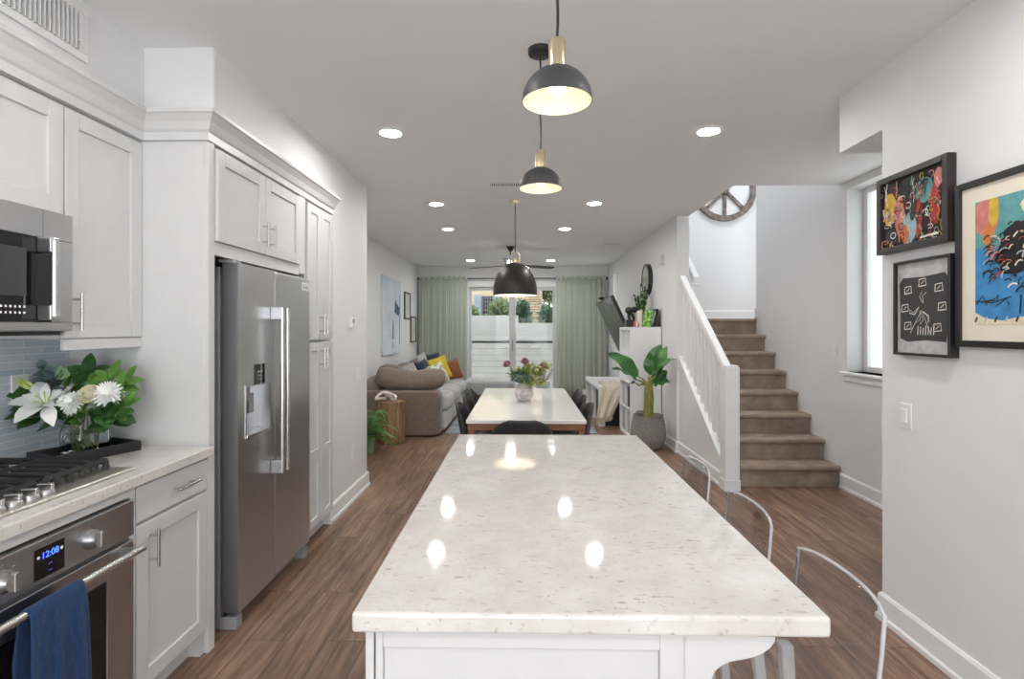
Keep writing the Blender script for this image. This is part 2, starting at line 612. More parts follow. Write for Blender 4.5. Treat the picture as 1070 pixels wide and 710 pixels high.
    def leaf(self, p0, p1, width, sag=0.0, up=(0, 0, 1), fold=0.18, n=7, mi=0, peak=0.45):
        p0, p1, up = Vector(p0), Vector(p1), Vector(up)
        d = p1 - p0
        L = d.length
        side = d.cross(up)
        if side.length < 1e-6:
            side = d.orthogonal()
        side.normalize()
        nor = side.cross(d).normalized()
        rows = []
        for i in range(n + 1):
            t = i / n
            c = p0 + d * t + nor * (sag * 4 * t * (1 - t))
            k = t ** (math.log(0.5) / math.log(peak))
            w = width / 2 * max(0.0, math.sin(PI * k)) ** 0.8 + 0.0006
            rows.append([self.bm.verts.new(c - side * w + nor * fold * w), self.bm.verts.new(c), self.bm.verts.new(c + side * w + nor * fold * w)])
        for a, b in zip(rows[:-1], rows[1:]):
            for k in (0, 1):
                self.bm.faces.new((a[k], a[k + 1], b[k + 1], b[k])).material_index = mi
        return self

    def build(self, name, mat, parent=None, bevel=0.0, smooth=False, subsurf=0, solid=0.0, seg=2, loc=None, auto=True):
        bm = self.bm
        if parent is not None:
            off = Vector(WL[parent.name])
        elif loc is not None:
            off = Vector(loc)
        else:
            xs = [v.co for v in bm.verts]
            off = Vector(((min(v.x for v in xs) + max(v.x for v in xs)) / 2, (min(v.y for v in xs) + max(v.y for v in xs)) / 2, min(v.z for v in xs)))
        for v in bm.verts:
            v.co -= off
        bmesh.ops.recalc_face_normals(bm, faces=bm.faces)
        me = bpy.data.meshes.new(name)
        bm.to_mesh(me)
        bm.free()
        for m in (mat if isinstance(mat, (list, tuple)) else [mat]):
            me.materials.append(m)
        if smooth:
            for p in me.polygons:
                p.use_smooth = True
            if auto:
                try:
                    me.set_sharp_from_angle(angle=R(42))
                except Exception:
                    pass
        o = bpy.data.objects.new(name, me)
        COL.objects.link(o)
        if parent is not None:
            o.parent = parent
            WL[o.name] = tuple(off)
        else:
            o.location = off
            WL[o.name] = tuple(off)
        if solid:
            md = o.modifiers.new('solid', 'SOLIDIFY')
            md.thickness = solid
            md.offset = 0
        if bevel:
            md = o.modifiers.new('bevel', 'BEVEL')
            md.width = bevel
            md.segments = seg
            md.limit_method = 'ANGLE'
            md.angle_limit = R(40)
        if subsurf:
            md = o.modifiers.new('sub', 'SUBSURF')
            md.levels = subsurf
            md.render_levels = subsurf
        return o


def tag(o, label, cat=None, group=None, kind=None):
    if label:
        o['label'] = label
    if cat:
        o['category'] = cat
    if group:
        o['group'] = group
    if kind:
        o['kind'] = kind
    return o


def thing(name, label, cat, loc=(0, 0, 0), group=None):
    o = bpy.data.objects.new(name, None)
    o.empty_display_size = 0.1
    COL.objects.link(o)
    o.location = loc
    WL[o.name] = tuple(loc)
    return tag(o, label, cat, group)


def struct(o):
    o['kind'] = 'structure'
    return o


def copy_tree(o, parent=None):
    c = o.copy()
    COL.objects.link(c)
    WL[c.name] = WL.get(o.name, (0, 0, 0))
    if parent is not None:
        c.parent = parent
    for ch in list(o.children):
        copy_tree(ch, c)
    return c


def B(x0, x1, y0, y1, z0, z1):
    return MB().box(x0, x1, y0, y1, z0, z1)


def sweep(path, prof, name, mat, parent=None, bevel=0.0):
    """a moulding: prof (offset to the right of the path, z) along a 2-D path with mitred corners"""
    mb = MB()
    P = [Vector(p) for p in path]
    rings = []
    for i, p in enumerate(P):
        d0 = (P[i] - P[i - 1]).normalized() if i > 0 else (P[1] - P[0]).normalized()
        d1 = (P[i + 1] - P[i]).normalized() if i < len(P) - 1 else d0
        n0, n1 = Vector((d0.y, -d0.x)), Vector((d1.y, -d1.x))
        n = (n0 + n1)
        n = n / max(0.2, n.dot(n0))
        rings.append([mb.bm.verts.new((p.x + n.x * o, p.y + n.y * o, z)) for o, z in prof])
    k = len(prof)
    for a, b in zip(rings[:-1], rings[1:]):
        for j in range(k):
            mb.bm.faces.new((a[j], a[(j + 1) % k], b[(j + 1) % k], b[j]))
    mb.bm.faces.new(rings[0][::-1])
    mb.bm.faces.new(rings[-1])
    return mb.build(name, mat, parent, bevel)


def arc(cx, cz, r, a0, a1, n):
    return [(cx + r * math.cos(R(a0 + (a1 - a0) * i / n)), cz + r * math.sin(R(a0 + (a1 - a0) * i / n))) for i in range(n + 1)]


# ================================================================ SETTING
CZ = 2.72
XK, XU, XC = -2.02, -1.68, -1.385        # kitchen wall, upper cabinet face, base cabinet face
XSU, XS = -1.735, -1.415                 # soffit faces
XW = 1.775                               # right wall face
XH = 2.86                                # hall wall face
XL = -2.19                               # living room left wall
YB = 11.2                                # back wall

fl = MB()
fl.box(-2.4, 3.0, -3.0, 11.3, -0.1, 0)
struct(fl.build('floor', FLOOR, loc=(0, 0, 0)))

ce = MB()
ce.box(-2.4, 1.9, -3.0, 11.3, CZ, CZ + 0.3)
ce.box(1.9, 3.0, -3.0, 4.87, CZ, CZ + 0.3)
struct(ce.build('ceiling', CEIL))

w = MB()
w.box(-2.3, XK, -3.0, 3.9, 0, CZ)
struct(w.build('wall_kitchen', WALL))
rc = 0.018
rnd_c = lambda cx, cy, a0: [(cx + rc * math.cos(R(a)), cy + rc * math.sin(R(a))) for a in range(a0, a0 + 91, 18)]
w = MB()
w.prism([(XK, -3.0), (XSU, -3.0), (XSU, 2.425)] + rnd_c(XS - rc, 2.425 + rc, -90) + rnd_c(XS - rc, 4.86 - rc, 0) + [(XK, 4.86)], 'z', 2.36, CZ)
struct(w.build('wall_soffit', WALL, smooth=True))
w = MB()
w.prism([(-2.3, 3.89), (XS, 3.89)] + rnd_c(XS - rc, 4.86 - rc, 0) + [(-2.3, 4.86)], 'z', 0, 2.36)
struct(w.build('wall_column', WALL, smooth=True))
struct(B(-2.3, XL, 4.86, YB, 0, CZ).build('wall_living_left', WALL))
w = MB()
w.box(-2.3, -1.22, YB, YB + 0.12, 0, CZ)
w.box(0.75, 1.92, YB, YB + 0.12, 0, CZ)
w.box(-1.22, 0.75, YB, YB + 0.12, 2.43, CZ)
struct(w.build('wall_back', WALL))
w = MB()
w.box(XW, XW + 0.14, -3.0, 2.68, 0, CZ)
struct(w.build('wall_right', WALL))
# dropped header beside the picture wall
struct(B(XW, XH, 2.68, 3.035, 2.415, CZ).build('wall_header', WALL))
w = MB()
# living room right wall, with a recess for its window
w.box(XW, XW + 0.14, 6.2, 9.95, 0, CZ)
w.box(XW, XW + 0.14, 10.5, YB, 0, CZ)
w.box(XW, XW + 0.14, 9.95, 10.5, 0, 1.15)
w.box(XW, XW + 0.14, 9.95, 10.5, 2.5, CZ)
w.box(XW, XW + 0.14, 6.2, 7.9, CZ, 5.2)
struct(w.build('wall_living_right', WALL))
w = MB()
# hall wall, with the opening of its window
w.box(XH, XH + 0.2, -3.0, 3.75, 0, 5.2)
w.box(XH, XH + 0.2, 4.78, 6.62, 0, 5.2)
w.box(XH, XH + 0.2, 3.75, 4.78, 0, 1.05)
w.box(XH, XH + 0.2, 3.75, 4.78, 2.66, 5.2)
struct(w.build('wall_hall', WALL))
w = MB()
w.box(1.92, 3.9, 7.6, 7.72, 0, 5.2)
struct(w.build('wall_landing', WALL))
struct(B(3.8, 3.9, 6.62, 7.598, 0, 5.2).build('wall_landing_end', WALL))
struct(B(1.9, 3.9, 4.6, 7.72, 5.2, 5.3).build('ceiling_stairwell', CEIL))
struct(B(1.78, 3.0, 4.75, 4.87, CZ + 0.3, 5.2).build('wall_stairwell_front', WALL))
struct(B(1.78, 1.9, 4.87, 6.2, CZ + 0.3, 5.2).build('wall_stairwell_left', WALL))
w = MB()
w.box(-2.3, -1.3, -3.1, -3.0, 0, CZ)
w.box(1.2, 3.0, -3.1, -3.0, 0, CZ)
w.box(-1.3, 1.2, -3.1, -3.0, 2.4, CZ)
struct(w.build('wall_front', WALL))
# knee wall under the stair rail
w = MB()
w.prism([(4.86, 0), (6.2, 0), (6.2, 1.085), (4.86, 0.205)], 'x', XW + 0.025, XW + 0.12)
struct(w.build('wall_stair', WALL))

# backsplash tile on the kitchen wall
struct(B(XK, XK + 0.012, -0.6, 2.337, 0.905, 1.42).build('wall_backsplash', TILE, loc=(0, 0, 0.012)))

BASE = [(0, 0), (0.022, 0), (0.022, 0.022), (0.014, 0.032), (0.014, 0.118), (0.006, 0.132), (0, 0.132)]
struct(sweep([(XS, 3.885), (XS, 4.86), (XL, 4.86)], BASE, 'baseboard_column', TRIM))
struct(sweep([(XL, 4.86), (XL, YB), (-1.22, YB)], BASE, 'baseboard_living', TRIM))
struct(sweep([(XW + 0.14, 2.68), (XW, 2.68), (XW, -3.0)], BASE, 'baseboard_right', TRIM))
struct(sweep([(XW, YB), (XW, 6.2), (XW + 0.025, 6.2), (XW + 0.025, 4.86)], BASE, 'baseboard_living_right', TRIM))
struct(sweep([(XH, 4.87), (XH, 2.8)], BASE, 'baseboard_hall', TRIM))
struct(sweep([(1.915, 7.6), (3.8, 7.6)], [(o, z + 1.552) for o, z in BASE], 'baseboard_landing', TRIM))
struct(sweep([(XH + 0.2, 6.62), (XH, 6.62), (XH, 6.58)], [(o, z + 1.552) for o, z in BASE], 'baseboard_stairhead', TRIM))
# crown moulding over the cabinets
CROWN = [(0, 2.262), (0.012, 2.262), (0.012, 2.296), (0.02, 2.304), (0.024, 2.312), (0.034, 2.335), (0.054, 2.362), (0.062, 2.368), (0.062, 2.384), (-0.06, 2.384), (-0.06, 2.262)]
struct(sweep([(XU, -0.6), (XU, 2.337), (XC - 0.005, 2.337), (XC - 0.005, 3.885)], CROWN, 'trim_1', CAB))


# hall window
t = B(XH - 0.045, XH + 0.2, 3.68, 4.83, 1.022, 1.05)
t.box(XH - 0.018, XH, 3.70, 4.81, 0.965, 1.022)
struct(t.build('window_sill', TRIM, bevel=0.006))
wi = struct(MB().box(XH + 0.14, XH + 0.19, 3.75, 3.80, 1.05, 2.66).box(XH + 0.14, XH + 0.19, 4.73, 4.78, 1.05, 2.66).box(XH + 0.14, XH + 0.19, 3.80, 4.73, 1.05, 1.1).box(XH + 0.14, XH + 0.19, 3.80, 4.73, 2.61, 2.66).build('window_1', TRIM, bevel=0.004))
B(XH + 0.16, XH + 0.166, 3.80, 4.73, 1.1, 2.61).build('glass', PANE, wi)
# small window of the living room right wall
wi = struct(MB().box(XW + 0.09, XW + 0.13, 9.95, 10.0, 1.15, 2.5).box(XW + 0.09, XW + 0.13, 10.45, 10.5, 1.15, 2.5).box(XW + 0.09, XW + 0.13, 10.0, 10.45, 1.15, 1.2).box(XW + 0.09, XW + 0.13, 10.0, 10.45, 2.45, 2.5).build('window_2', TRIM, bevel=0.004))
B(XW + 0.105, XW + 0.111, 10.0, 10.45, 1.2, 2.45).build('glass', PANE, wi)

# sliding glass door in the back wall
y0, y1 = YB + 0.005, YB + 0.11
fr = MB()
fr.box(-1.22, -1.13, y0, y1, 0, 2.43).box(0.69, 0.75, y0, y1, 0, 2.43).box(-1.13, 0.69, y0, y1, 2.30, 2.43).box(-1.13, 0.69, y0, y1, 0, 0.04)
dr = struct(fr.build('door_1', TRIM, bevel=0.005))


def sash(x0, x1, ya, yb, sl, sr, mat):
    m = MB()
    m.box(x0, x0 + sl, ya, yb, 0.04, 2.30).box(x1 - sr, x1, ya, yb, 0.04, 2.30)
    m.box(x0 + sl, x1 - sr, ya, yb, 2.22, 2.30).box(x0 + sl, x1 - sr, ya, yb, 0.04, 0.14)
    s = m.build('door_sash', mat, dr, bevel=0.004)
    B(x0 + sl, x1 - sr, (ya + yb) / 2 - 0.004, (ya + yb) / 2 + 0.004, 0.14, 2.22).build('glass', PANE, s)


VINYL = M('door_vinyl_shaded', (0.58, 0.585, 0.59), 0.4, var=0.02)  # white vinyl greyed, backlight shade put into the sash colour
sash(-1.13, -0.205, YB + 0.06, YB + 0.10, 0.06, 0.075, VINYL)
sash(-0.275, 0.69, YB + 0.015, YB + 0.055, 0.135, 0.06, VINYL)
B(-0.222, -0.196, YB - 0.02, YB + 0.015, 0.95, 1.2).build('door_handle', GREYPL, dr, bevel=0.004)


# portals guide the daylight through the glass
def portal(name, loc, rot, sx, sy):
    d = bpy.data.lights.new(name, 'AREA')
    d.shape = 'RECTANGLE'
    d.size, d.size_y = sx, sy
    d.cycles.is_portal = True
    o = bpy.data.objects.new(name, d)
    COL.objects.link(o)
    o.location = loc
    o.rotation_euler = rot


portal('portal_back', (-0.24, YB + 0.13, 1.2), (R(-90), 0, 0), 1.9, 2.3)
portal('portal_front', (-0.05, -3.12, 1.2), (R(90), 0, 0), 2.5, 2.4)
portal('portal_hall', (XH + 0.21, 4.26, 1.85), (0, R(90), 0), 1.6, 1.0)
portal('portal_small', (XW + 0.15, 10.22, 1.8), (0, R(90), 0), 1.3, 0.5)

# ================================================================ CEILING LAMPS
LENS = m_emit('lamp_lens', (1.0, 0.985, 0.955, 1), LAMP)
spots = [(-0.865, 3.50, 'left of the two over the near kitchen'), (1.21, 3.51, 'right one over the near kitchen'),
         (-0.889, 5.515, 'left of the pair flanking the dome pendant canopy'), (0.736, 5.51, 'right of the pair flanking the dome pendant canopy'),
         (-0.964, 6.91, 'left one of the pair just past the dining area'), (0.544, 6.92, 'right one of the pair just past the dining area'),
         (-0.985, 10.15, 'left one of the farthest pair near the curtains'), (0.53, 10.13, 'right one of the farthest pair near the curtains'),
         (-0.865, 1.45, 'added for light over the cooktop side, out of the frame'), (1.21, 1.45, 'added for light over the stool side, out of the frame'), (-0.5, -0.9, 'added for light behind the viewer on the left'), (1.1, -0.9, 'added for light behind the viewer on the right')]  # last four are unseen lamps, added for more light
proto = None
for x, y, lb in spots:
    if proto is None:
        t = thing('recessed_light', None, 'ceiling light', (x, y, CZ), 'recessed ceiling lights')
        MB().lathe([(0.066, 0.0), (0.09, 0.0), (0.093, -0.004), (0.09, -0.009), (0.07, -0.010), (0.066, -0.004)], (x, y, CZ), 40, close=True).build('trim_ring', WHITEPL, t, smooth=True)
        MB().lathe([(0.0, -0.005), (0.067, -0.005), (0.067, -0.002), (0, -0.002)], (x, y, CZ), 32).build('lens', LENS, t)
        proto = t
    else:
        t = copy_tree(proto)
        t.location = (x, y, CZ)
    tag(t, 'round white recessed ceiling light, ' + lb)
# added stairwell lamp, unseen above, brightens the landing wall
t = thing('stairwell_fill_light', 'added unseen round lamp brightening the stairwell from above the landing', 'ceiling light', (2.7, 6.2, 5.2))
MB().lathe([(0.0, -0.03), (0.16, -0.03), (0.16, -0.01), (0, -0.01)], (2.7, 6.2, 5.2), 32).build('lens', m_emit('stair_fill_lens', (0.93, 0.97, 1.0, 1), STAIR_FILL), t)
MB().lathe([(0.16, -0.035), (0.18, -0.03), (0.18, 0.0), (0.0, 0.0), (0.0, -0.008), (0.16, -0.008)], (2.7, 6.2, 5.2), 32).build('trim_ring', WHITEPL, t)


def vent(name, label, x0, x1, y0, y1, n, along, z=CZ):
    t = thing(name, label, 'vent', ((x0 + x1) / 2, (y0 + y1) / 2, z))
    B(x0 + 0.008, x1 - 0.008, y0 + 0.008, y1 - 0.008, z - 0.002, z).build('duct', BLKPL, t)
    m = MB()
    m.box(x0, x1, y0, y0 + 0.02, z - 0.004, z).box(x0, x1, y1 - 0.02, y1, z - 0.004, z).box(x0, x0 + 0.02, y0 + 0.02, y1 - 0.02, z - 0.004, z).box(x1 - 0.02, x1, y0 + 0.02, y1 - 0.02, z - 0.004, z)
    m.build('frame', WHITEPL, t)
    s = MB()
    for i in range(n):
        if along == 'x':
            c = x0 + 0.02 + (x1 - x0 - 0.04) * (i + 0.5) / n
            s.box(c - 0.004, c + 0.004, y0 + 0.02, y1 - 0.02, z - 0.004, z - 0.0021)
        else:
            c = y0 + 0.02 + (y1 - y0 - 0.04) * (i + 0.5) / n
            s.box(x0 + 0.02, x1 - 0.02, c - 0.004, c + 0.004, z - 0.004, z - 0.0021)
    s.build('louvers', WHITEPL, t)
    return t


vent('ceiling_vent', 'white slotted ceiling air vent behind the small pendant lamps', -0.31, 0.20, 4.72, 4.86, 26, 'x')
vent('ceiling_vent', 'small white ceiling register near the right living room wall', 1.22, 1.52, 8.1, 8.3, 5, 'y')
# wall register in the soffit
t = thing('wall_vent', 'white louvered air return grille high on the soffit above the cabinets', 'vent', (XSU, 1.72, 2.5))
B(XSU, XSU + 0.002, 1.36, 2.06, 2.515, 2.665).build('duct', BLKPL, t)
m = MB()
m.box(XSU, XSU + 0.012, 1.33, 2.095, 2.665, 2.695).box(XSU, XSU + 0.012, 1.33, 2.095, 2.485, 2.515).box(XSU, XSU + 0.012, 1.33, 1.36, 2.515, 2.665).box(XSU, XSU + 0.012, 2.06, 2.095, 2.515, 2.665)
m.build('frame', WHITEPL, t, bevel=0.003)
s = MB()
for i in range(36):
    c = 1.365 + i * 0.0194
    s.obox(Matrix.Translation((XSU + 0.011, c + 0.006, 2.59)) @ Matrix.Rotation(R(4), 4, 'Z'), 0.0085, 0.0015, 0.075)
s.build('louvers', WHITEPL, t)
MB().box(XSU + 0.014, XSU + 0.03, 2.034, 2.04, 2.545, 2.552).build('lever', WHITEPL, t)


# ================================================================ STAIRS
T0, TD, RZ = 4.865, 0.2475, 0.194
t = thing('staircase', 'straight flight of eight brown carpeted steps rising beside white rail', 'stairs', (2.38, T0, 0))
for i in range(8):
    ya = T0 + i * TD
    z1 = (i + 1) * RZ
    yb = 7.6 if i == 7 else ya + TD + 0.04
    zb = 0 if i == 0 else z1 - RZ - 0.02
    xr = 3.8 if i == 7 else XH - 0.002
    pr = [(ya + 0.028, zb if i == 0 else z1 - RZ), (ya + 0.028, z1 - 0.05)] + [(ya + 0.022 + 0.024 * math.cos(R(a)), z1 - 0.025 + 0.025 * math.sin(R(a))) for a in (-90, -120, -150, -180, -210, -240, -270)] + [(yb, z1), (yb, z1 - RZ if i else 0)]
    if i == 7:
        m = MB().prism(pr[:-2] + [(6.66, z1), (6.66, z1 - RZ)], 'x', 1.925, XH - 0.002)
        m.box(1.925, 3.79, 6.66, 7.59, z1 - 0.2, z1)
        m.build('step', CARPET, t, loc=None)
    else:
        MB().prism(pr, 'x', 1.925, xr).build('step', CARPET, t)

t = thing('stair_railing', 'white painted stair railing with square balusters and newel post', 'railing', (1.84, 4.8, 0))
m = MB().box(1.775, 1.905, 4.735, 4.86, 0, 1.09)
m.box(1.768, 1.912, 4.728, 4.867, 0, 0.10)
m.box(1.782, 1.898, 4.742, 4.853, 1.09, 1.105)
m.build('newel_post', TRIM, t, bevel=0.006)
zr = lambda y: 1.085 + (y - 4.86) * (2.02 - 1.085) / (6.2 - 4.86)
zk = lambda y: 0.205 + (y - 4.86) * (1.085 - 0.205) / (6.2 - 4.86)
MB().prism([(4.86, zr(4.86) - 0.055), (6.2, zr(6.2) - 0.055), (6.2, zr(6.2) + 0.02), (4.86, zr(4.86) + 0.02)], 'x', 1.808, 1.878).build('handrail', TRIM, t, bevel=0.012, seg=3)
MB().prism([(4.86, zk(4.86)), (6.2, zk(6.2)), (6.2, zk(6.2) + 0.03), (4.86, zk(4.86) + 0.03)], 'x', 1.79, 1.91).build('cap', TRIM, t, bevel=0.004)
for i in range(11):
    y = 4.95 + i * 0.116
    MB().prism([(y - 0.017, zk(y - 0.017) + 0.03), (y + 0.017, zk(y + 0.017) + 0.03), (y + 0.017, zr(y + 0.017) - 0.055), (y - 0.017, zr(y - 0.017) - 0.055)], 'x', 1.826, 1.860).build('baluster', TRIM, t)
# skirt below the rail, along the flight
t = thing('wall_handrail', 'white sloping wall handrail high beside the upper steps', 'handrail', (1.96, 6.2, 1.95))
MB().prism([(6.16, 1.94), (6.20, 1.94), (6.78, 2.44), (6.78, 2.52), (6.16, 2.02)], 'x', 1.955, 2.02).build('rail', TRIM, t, bevel=0.01)
MB().box(1.915, 2.025, 6.14, 6.205, 1.915, 1.945).build('bracket', TRIM, t, bevel=0.004)

# ================================================================ KITCHEN CABINETS


def shaker(x, y0, y1, z0, z1, parent, handle=None, rail=0.062, th=0.02, name='door', hlen=0.15):
    """a framed cabinet door in the plane x (facing +x)"""
    m = MB()
    m.box(x - th, x, y0, y0 + rail, z0, z1).box(x - th, x, y1 - rail, y1, z0, z1)
    m.box(x - th, x, y0 + rail, y1 - rail, z1 - rail, z1).box(x - th, x, y0 + rail, y1 - rail, z0, z0 + rail)
    m.box(x - th, x - 0.010, y0 + rail - 0.002, y1 - rail + 0.002, z0 + rail - 0.002, z1 - rail + 0.002)
    d = m.build(name, CAB, parent, bevel=0.0025)
    if handle:
        pull(x, handle[0], handle[1], hlen, d)
    return d


def pull(x, y, z, L, parent, horiz=False):
    m = MB()
    if horiz:
        m.cyl((x + 0.034, y - L / 2, z), (x + 0.034, y + L / 2, z), 0.006, seg=12)
        for s in (-0.32, 0.32):
            m.cyl((x, y + s * L, z), (x + 0.034, y + s * L, z), 0.0045, seg=10)
    else:
        m.cyl((x + 0.034, y, z - L / 2), (x + 0.034, y, z + L / 2), 0.006, seg=12)
        for s in (-0.32, 0.32):
            m.cyl((x, y, z + s * L), (x + 0.034, y, z + s * L), 0.0045, seg=10)
    return m.build('handle', CHROME, parent, smooth=True)


# upper cabinets
t = thing('wall_cabinet', 'light grey shaker wall cabinet directly above the microwave', 'cabinet', (XU, 1.5, 1.85))
B(XK, XU - 0.021, 1.175, 1.932, 1.845, 2.262).build('body', CAB, t)
shaker(XU, 1.178, 1.552, 1.85, 2.25, t)
shaker(XU, 1.556, 1.93, 1.85, 2.25, t)
t = thing('wall_cabinet', 'light grey shaker wall cabinet between the microwave and fridge panel', 'cabinet', (XU, 2.14, 1.4))
B(XK + 0.012, XU - 0.021, 1.936, 2.337, 1.395, 2.262).build('body', CAB, t)
shaker(XU, 1.938, 2.334, 1.397, 2.25, t, (1.972, 1.497), hlen=0.14)
B(XU - 0.02, XU - 0.002, 1.936, 2.337, 1.352, 1.393).build('light_rail', CAB, t, bevel=0.003)
t = thing('wall_cabinet', 'light grey shaker wall cabinet left of microwave, out of frame', 'cabinet', (XU, 0.6, 1.4))
B(XK + 0.012, XU - 0.021, 0.0, 1.171, 1.395, 2.262).build('body', CAB, t)
shaker(XU, 0.003, 0.585, 1.397, 2.25, t)
shaker(XU, 0.589, 1.169, 1.397, 2.25, t)

# refrigerator surround: tall panel, bridge cabinet
t = thing('refrigerator_cabinet', 'light grey cabinet surround with two doors above the refrigerator', 'cabinet', (XC, 2.8, 0))
m = B(XK, XC - 0.02, 2.337, 2.362, 0, 2.262)
m.box(XC - 0.02, XC, 2.337, 2.385, 0, 2.262)
m.build('side_panel', CAB, t, bevel=0.002)
B(XK, XC - 0.022, 2.365, 3.30, 1.775, 2.262).build('body', CAB, t)
B(XC - 0.021, XC - 0.003, 2.386, 3.30, 1.765, 1.825).build('bottom_rail', CAB, t)
XD = XC + 0.012
shaker(XD, 2.392, 2.838, 1.828, 2.245, t, (2.80, 1.93), hlen=0.13)
shaker(XD, 2.842, 3.288, 1.828, 2.245, t, (2.88, 1.93), hlen=0.13)
B(XK, XC - 0.002, 3.378, 3.396, 0, 2.262).build('far_panel', CAB, t)
B(XC - 0.022, XC, 3.301, 3.377, 1.777, 2.262).build('filler', CAB, t)
# pantry
t = thing('pantry_cabinet', 'tall narrow light grey pantry cabinet beyond the refrigerator', 'cabinet', (XC, 3.6, 0))
B(XK, XC - 0.022, 3.398, 3.885, 0.10, 2.262).build('body', CAB, t)
B(XK, XC - 0.07, 3.398, 3.885, 0.0, 0.10).build('toe_kick', CAB, t)
for (ya, yb, hy) in ((3.402, 3.630, 3.604), (3.634, 3.862, 3.662)):
    shaker(XD, ya, yb, 1.358, 2.245, t, (hy, 1.46), rail=0.055, hlen=0.14)
    d = shaker(XD, ya, yb, 0.12, 1.338, t, (hy, 1.235), rail=0.055, hlen=0.14)
    B(XD - 0.018, XD, ya + 0.054, yb - 0.054, 0.57, 0.625).build('mid_rail', CAB, d)

# base cabinets
t = thing('base_cabinet', 'light grey base cabinet with one drawer beside the refrigerator', 'cabinet', (XC, 2.1, 0))
m = B(XK + 0.012, XC - 0.021, 1.892, 2.335, 0.11, 0.873)
m.build('body', CAB, t)
B(XK, XC - 0.075, 1.892, 2.335, 0, 0.11).build('toe_kick', CAB, t)
B(XC - 0.075, XC - 0.022, 2.31, 2.335, 0, 0.11).build('foot', CAB, t)
d = B(XC - 0.02, XC, 1.897, 2.331, 0.732, 0.862).build('drawer', CAB, t, bevel=0.003)
pull(XC, 2.155, 0.797, 0.15, d, horiz=True)
shaker(XC, 1.897, 2.331, 0.115, 0.718, t, (1.965, 0.62), hlen=0.14)
t = thing('oven_cabinet', 'light grey base cabinet framing the built-in oven', 'cabinet', (XC, 1.47, 0))
m = MB()
m.box(XC - 0.02, XC, 1.868, 1.890, 0.11, 0.873).box(XC - 0.02, XC, 1.06, 1.868, 0.838, 0.873).box(XC - 0.02, XC, 1.06, 1.082, 0.11, 0.838)
m.box(XK + 0.012, XC - 0.02, 1.868, 1.890, 0, 0.873).box(XK + 0.012, XC - 0.02, 1.06, 1.082, 0, 0.873)
m.box(XC - 0.02, XC, 1.082, 1.868, 0.11, 0.125)
m.build('body', CAB, t, bevel=0.002)
t = thing('base_cabinet', 'light grey base cabinet left of the oven, out of frame', 'cabinet', (XC, 0.5, 0))
B(XK + 0.012, XC - 0.021, -0.6, 1.058, 0.11, 0.873).build('body', CAB, t)
shaker(XC, 0.5, 1.055, 0.115, 0.862, t)
shaker(XC, -0.06, 0.496, 0.115, 0.862, t)

o = B(XK + 0.0121, -1.357, -0.6, 2.336, 0.874, 0.915).build('countertop', QUARTZ, bevel=0.006, seg=3)
tag(o, 'speckled white quartz countertop holding the cooktop along the left wall', 'countertop')

# ---------------------------------------------------------------- wall oven
XO = XC + 0.012
t = thing('wall_oven', 'stainless steel built-in oven under the cooktop with blue clock', 'oven', (XO, 1.476, 0.13))
B(XK + 0.1, XC - 0.012, 1.086, 1.864, 0.13, 0.83).build('body', GREYPL, t)
cp = B(XO - 0.03, XO + 0.006, 1.09, 1.860, 0.708, 0.832).build('control_panel', STEEL_H, t, bevel=0.003)
dp = B(XO + 0.006, XO + 0.0075, 1.474, 1.572, 0.722, 0.81).build('display', BLKGL, cp)


def text(s, size, loc, rot, mat, parent, name):
    c = bpy.data.curves.new(name, 'FONT')
    c.body = s
    c.size = size
    c.extrude = 0.0003
    c.align_x = 'CENTER'
    c.align_y = 'CENTER'
    tmp = bpy.data.objects.new('letters', c)
    COL.objects.link(tmp)
    dg = bpy.context.evaluated_depsgraph_get()
    me = bpy.data.meshes.new_from_object(tmp.evaluated_get(dg))
    bpy.data.objects.remove(tmp)
    bpy.data.curves.remove(c)
    me.materials.clear()
    me.materials.append(mat)
    o = bpy.data.objects.new(name, me)
    COL.objects.link(o)
    o.parent = parent
    o.location = Vector(loc) - Vector(WL[parent.name])
    o.rotation_euler = rot
    WL[o.name] = tuple(loc)
    return o


CLOCK = m_emit('clock_blue', (0.05, 0.12, 1.0, 1), 3.0)
text('12:08', 0.026, (XO + 0.0082, 1.523, 0.785), (R(90), 0, R(90)), CLOCK, cp, 'clock_digits')
text('- -', 0.011, (XO + 0.0082, 1.523, 0.757), (R(90), 0, R(90)), CLOCK, cp, 'menu_lettering')
text('- -', 0.011, (XO + 0.0082, 1.523, 0.738), (R(90), 0, R(90)), CLOCK, cp, 'menu_lettering')
for yy in (1.485, 1.561):
    MB().lathe([(0, 0.0014), (0.0045, 0.0014), (0.0045, 0), (0, 0)], (XO + 0.0076, yy, 0.785), 14, axis='x').build('touch_key', WHITEPL, cp)
for yy in (1.667, 1.38):
    k = MB().lathe([(0.0, 0.0), (0.030, 0.0), (0.030, 0.012), (0.025, 0.02), (0.023, 0.034), (0, 0.034)], (XO + 0.006, yy, 0.768), 28, axis='x').build('knob', STEEL, t, smooth=True)
    B(XO + 0.034, XO + 0.05, yy - 0.007, yy + 0.007, 0.742, 0.794).build('grip', STEEL, k, bevel=0.003)
    m = MB()
    for a in (140, 90, 40):
        m.box(XO + 0.0062, XO + 0.007, yy + 0.043 * math.cos(R(a)) - 0.006, yy + 0.043 * math.cos(R(a)) + 0.006, 0.768 + 0.043 * math.sin(R(a)) - 0.0015, 0.768 + 0.043 * math.sin(R(a)) + 0.0015)
    m.build('dial_marks', GREYPL, cp)
m = MB()
XO2 = XO + 0.004
m.box(XO - 0.03, XO2, 1.09, 1.21, 0.135, 0.692).box(XO - 0.03, XO2, 1.742, 1.862, 0.135, 0.692).box(XO - 0.03, XO2, 1.21, 1.742, 0.60, 0.692).box(XO - 0.03, XO2, 1.21, 1.742, 0.135, 0.255)
d = m.build('door', STEEL_H, t, bevel=0.003)
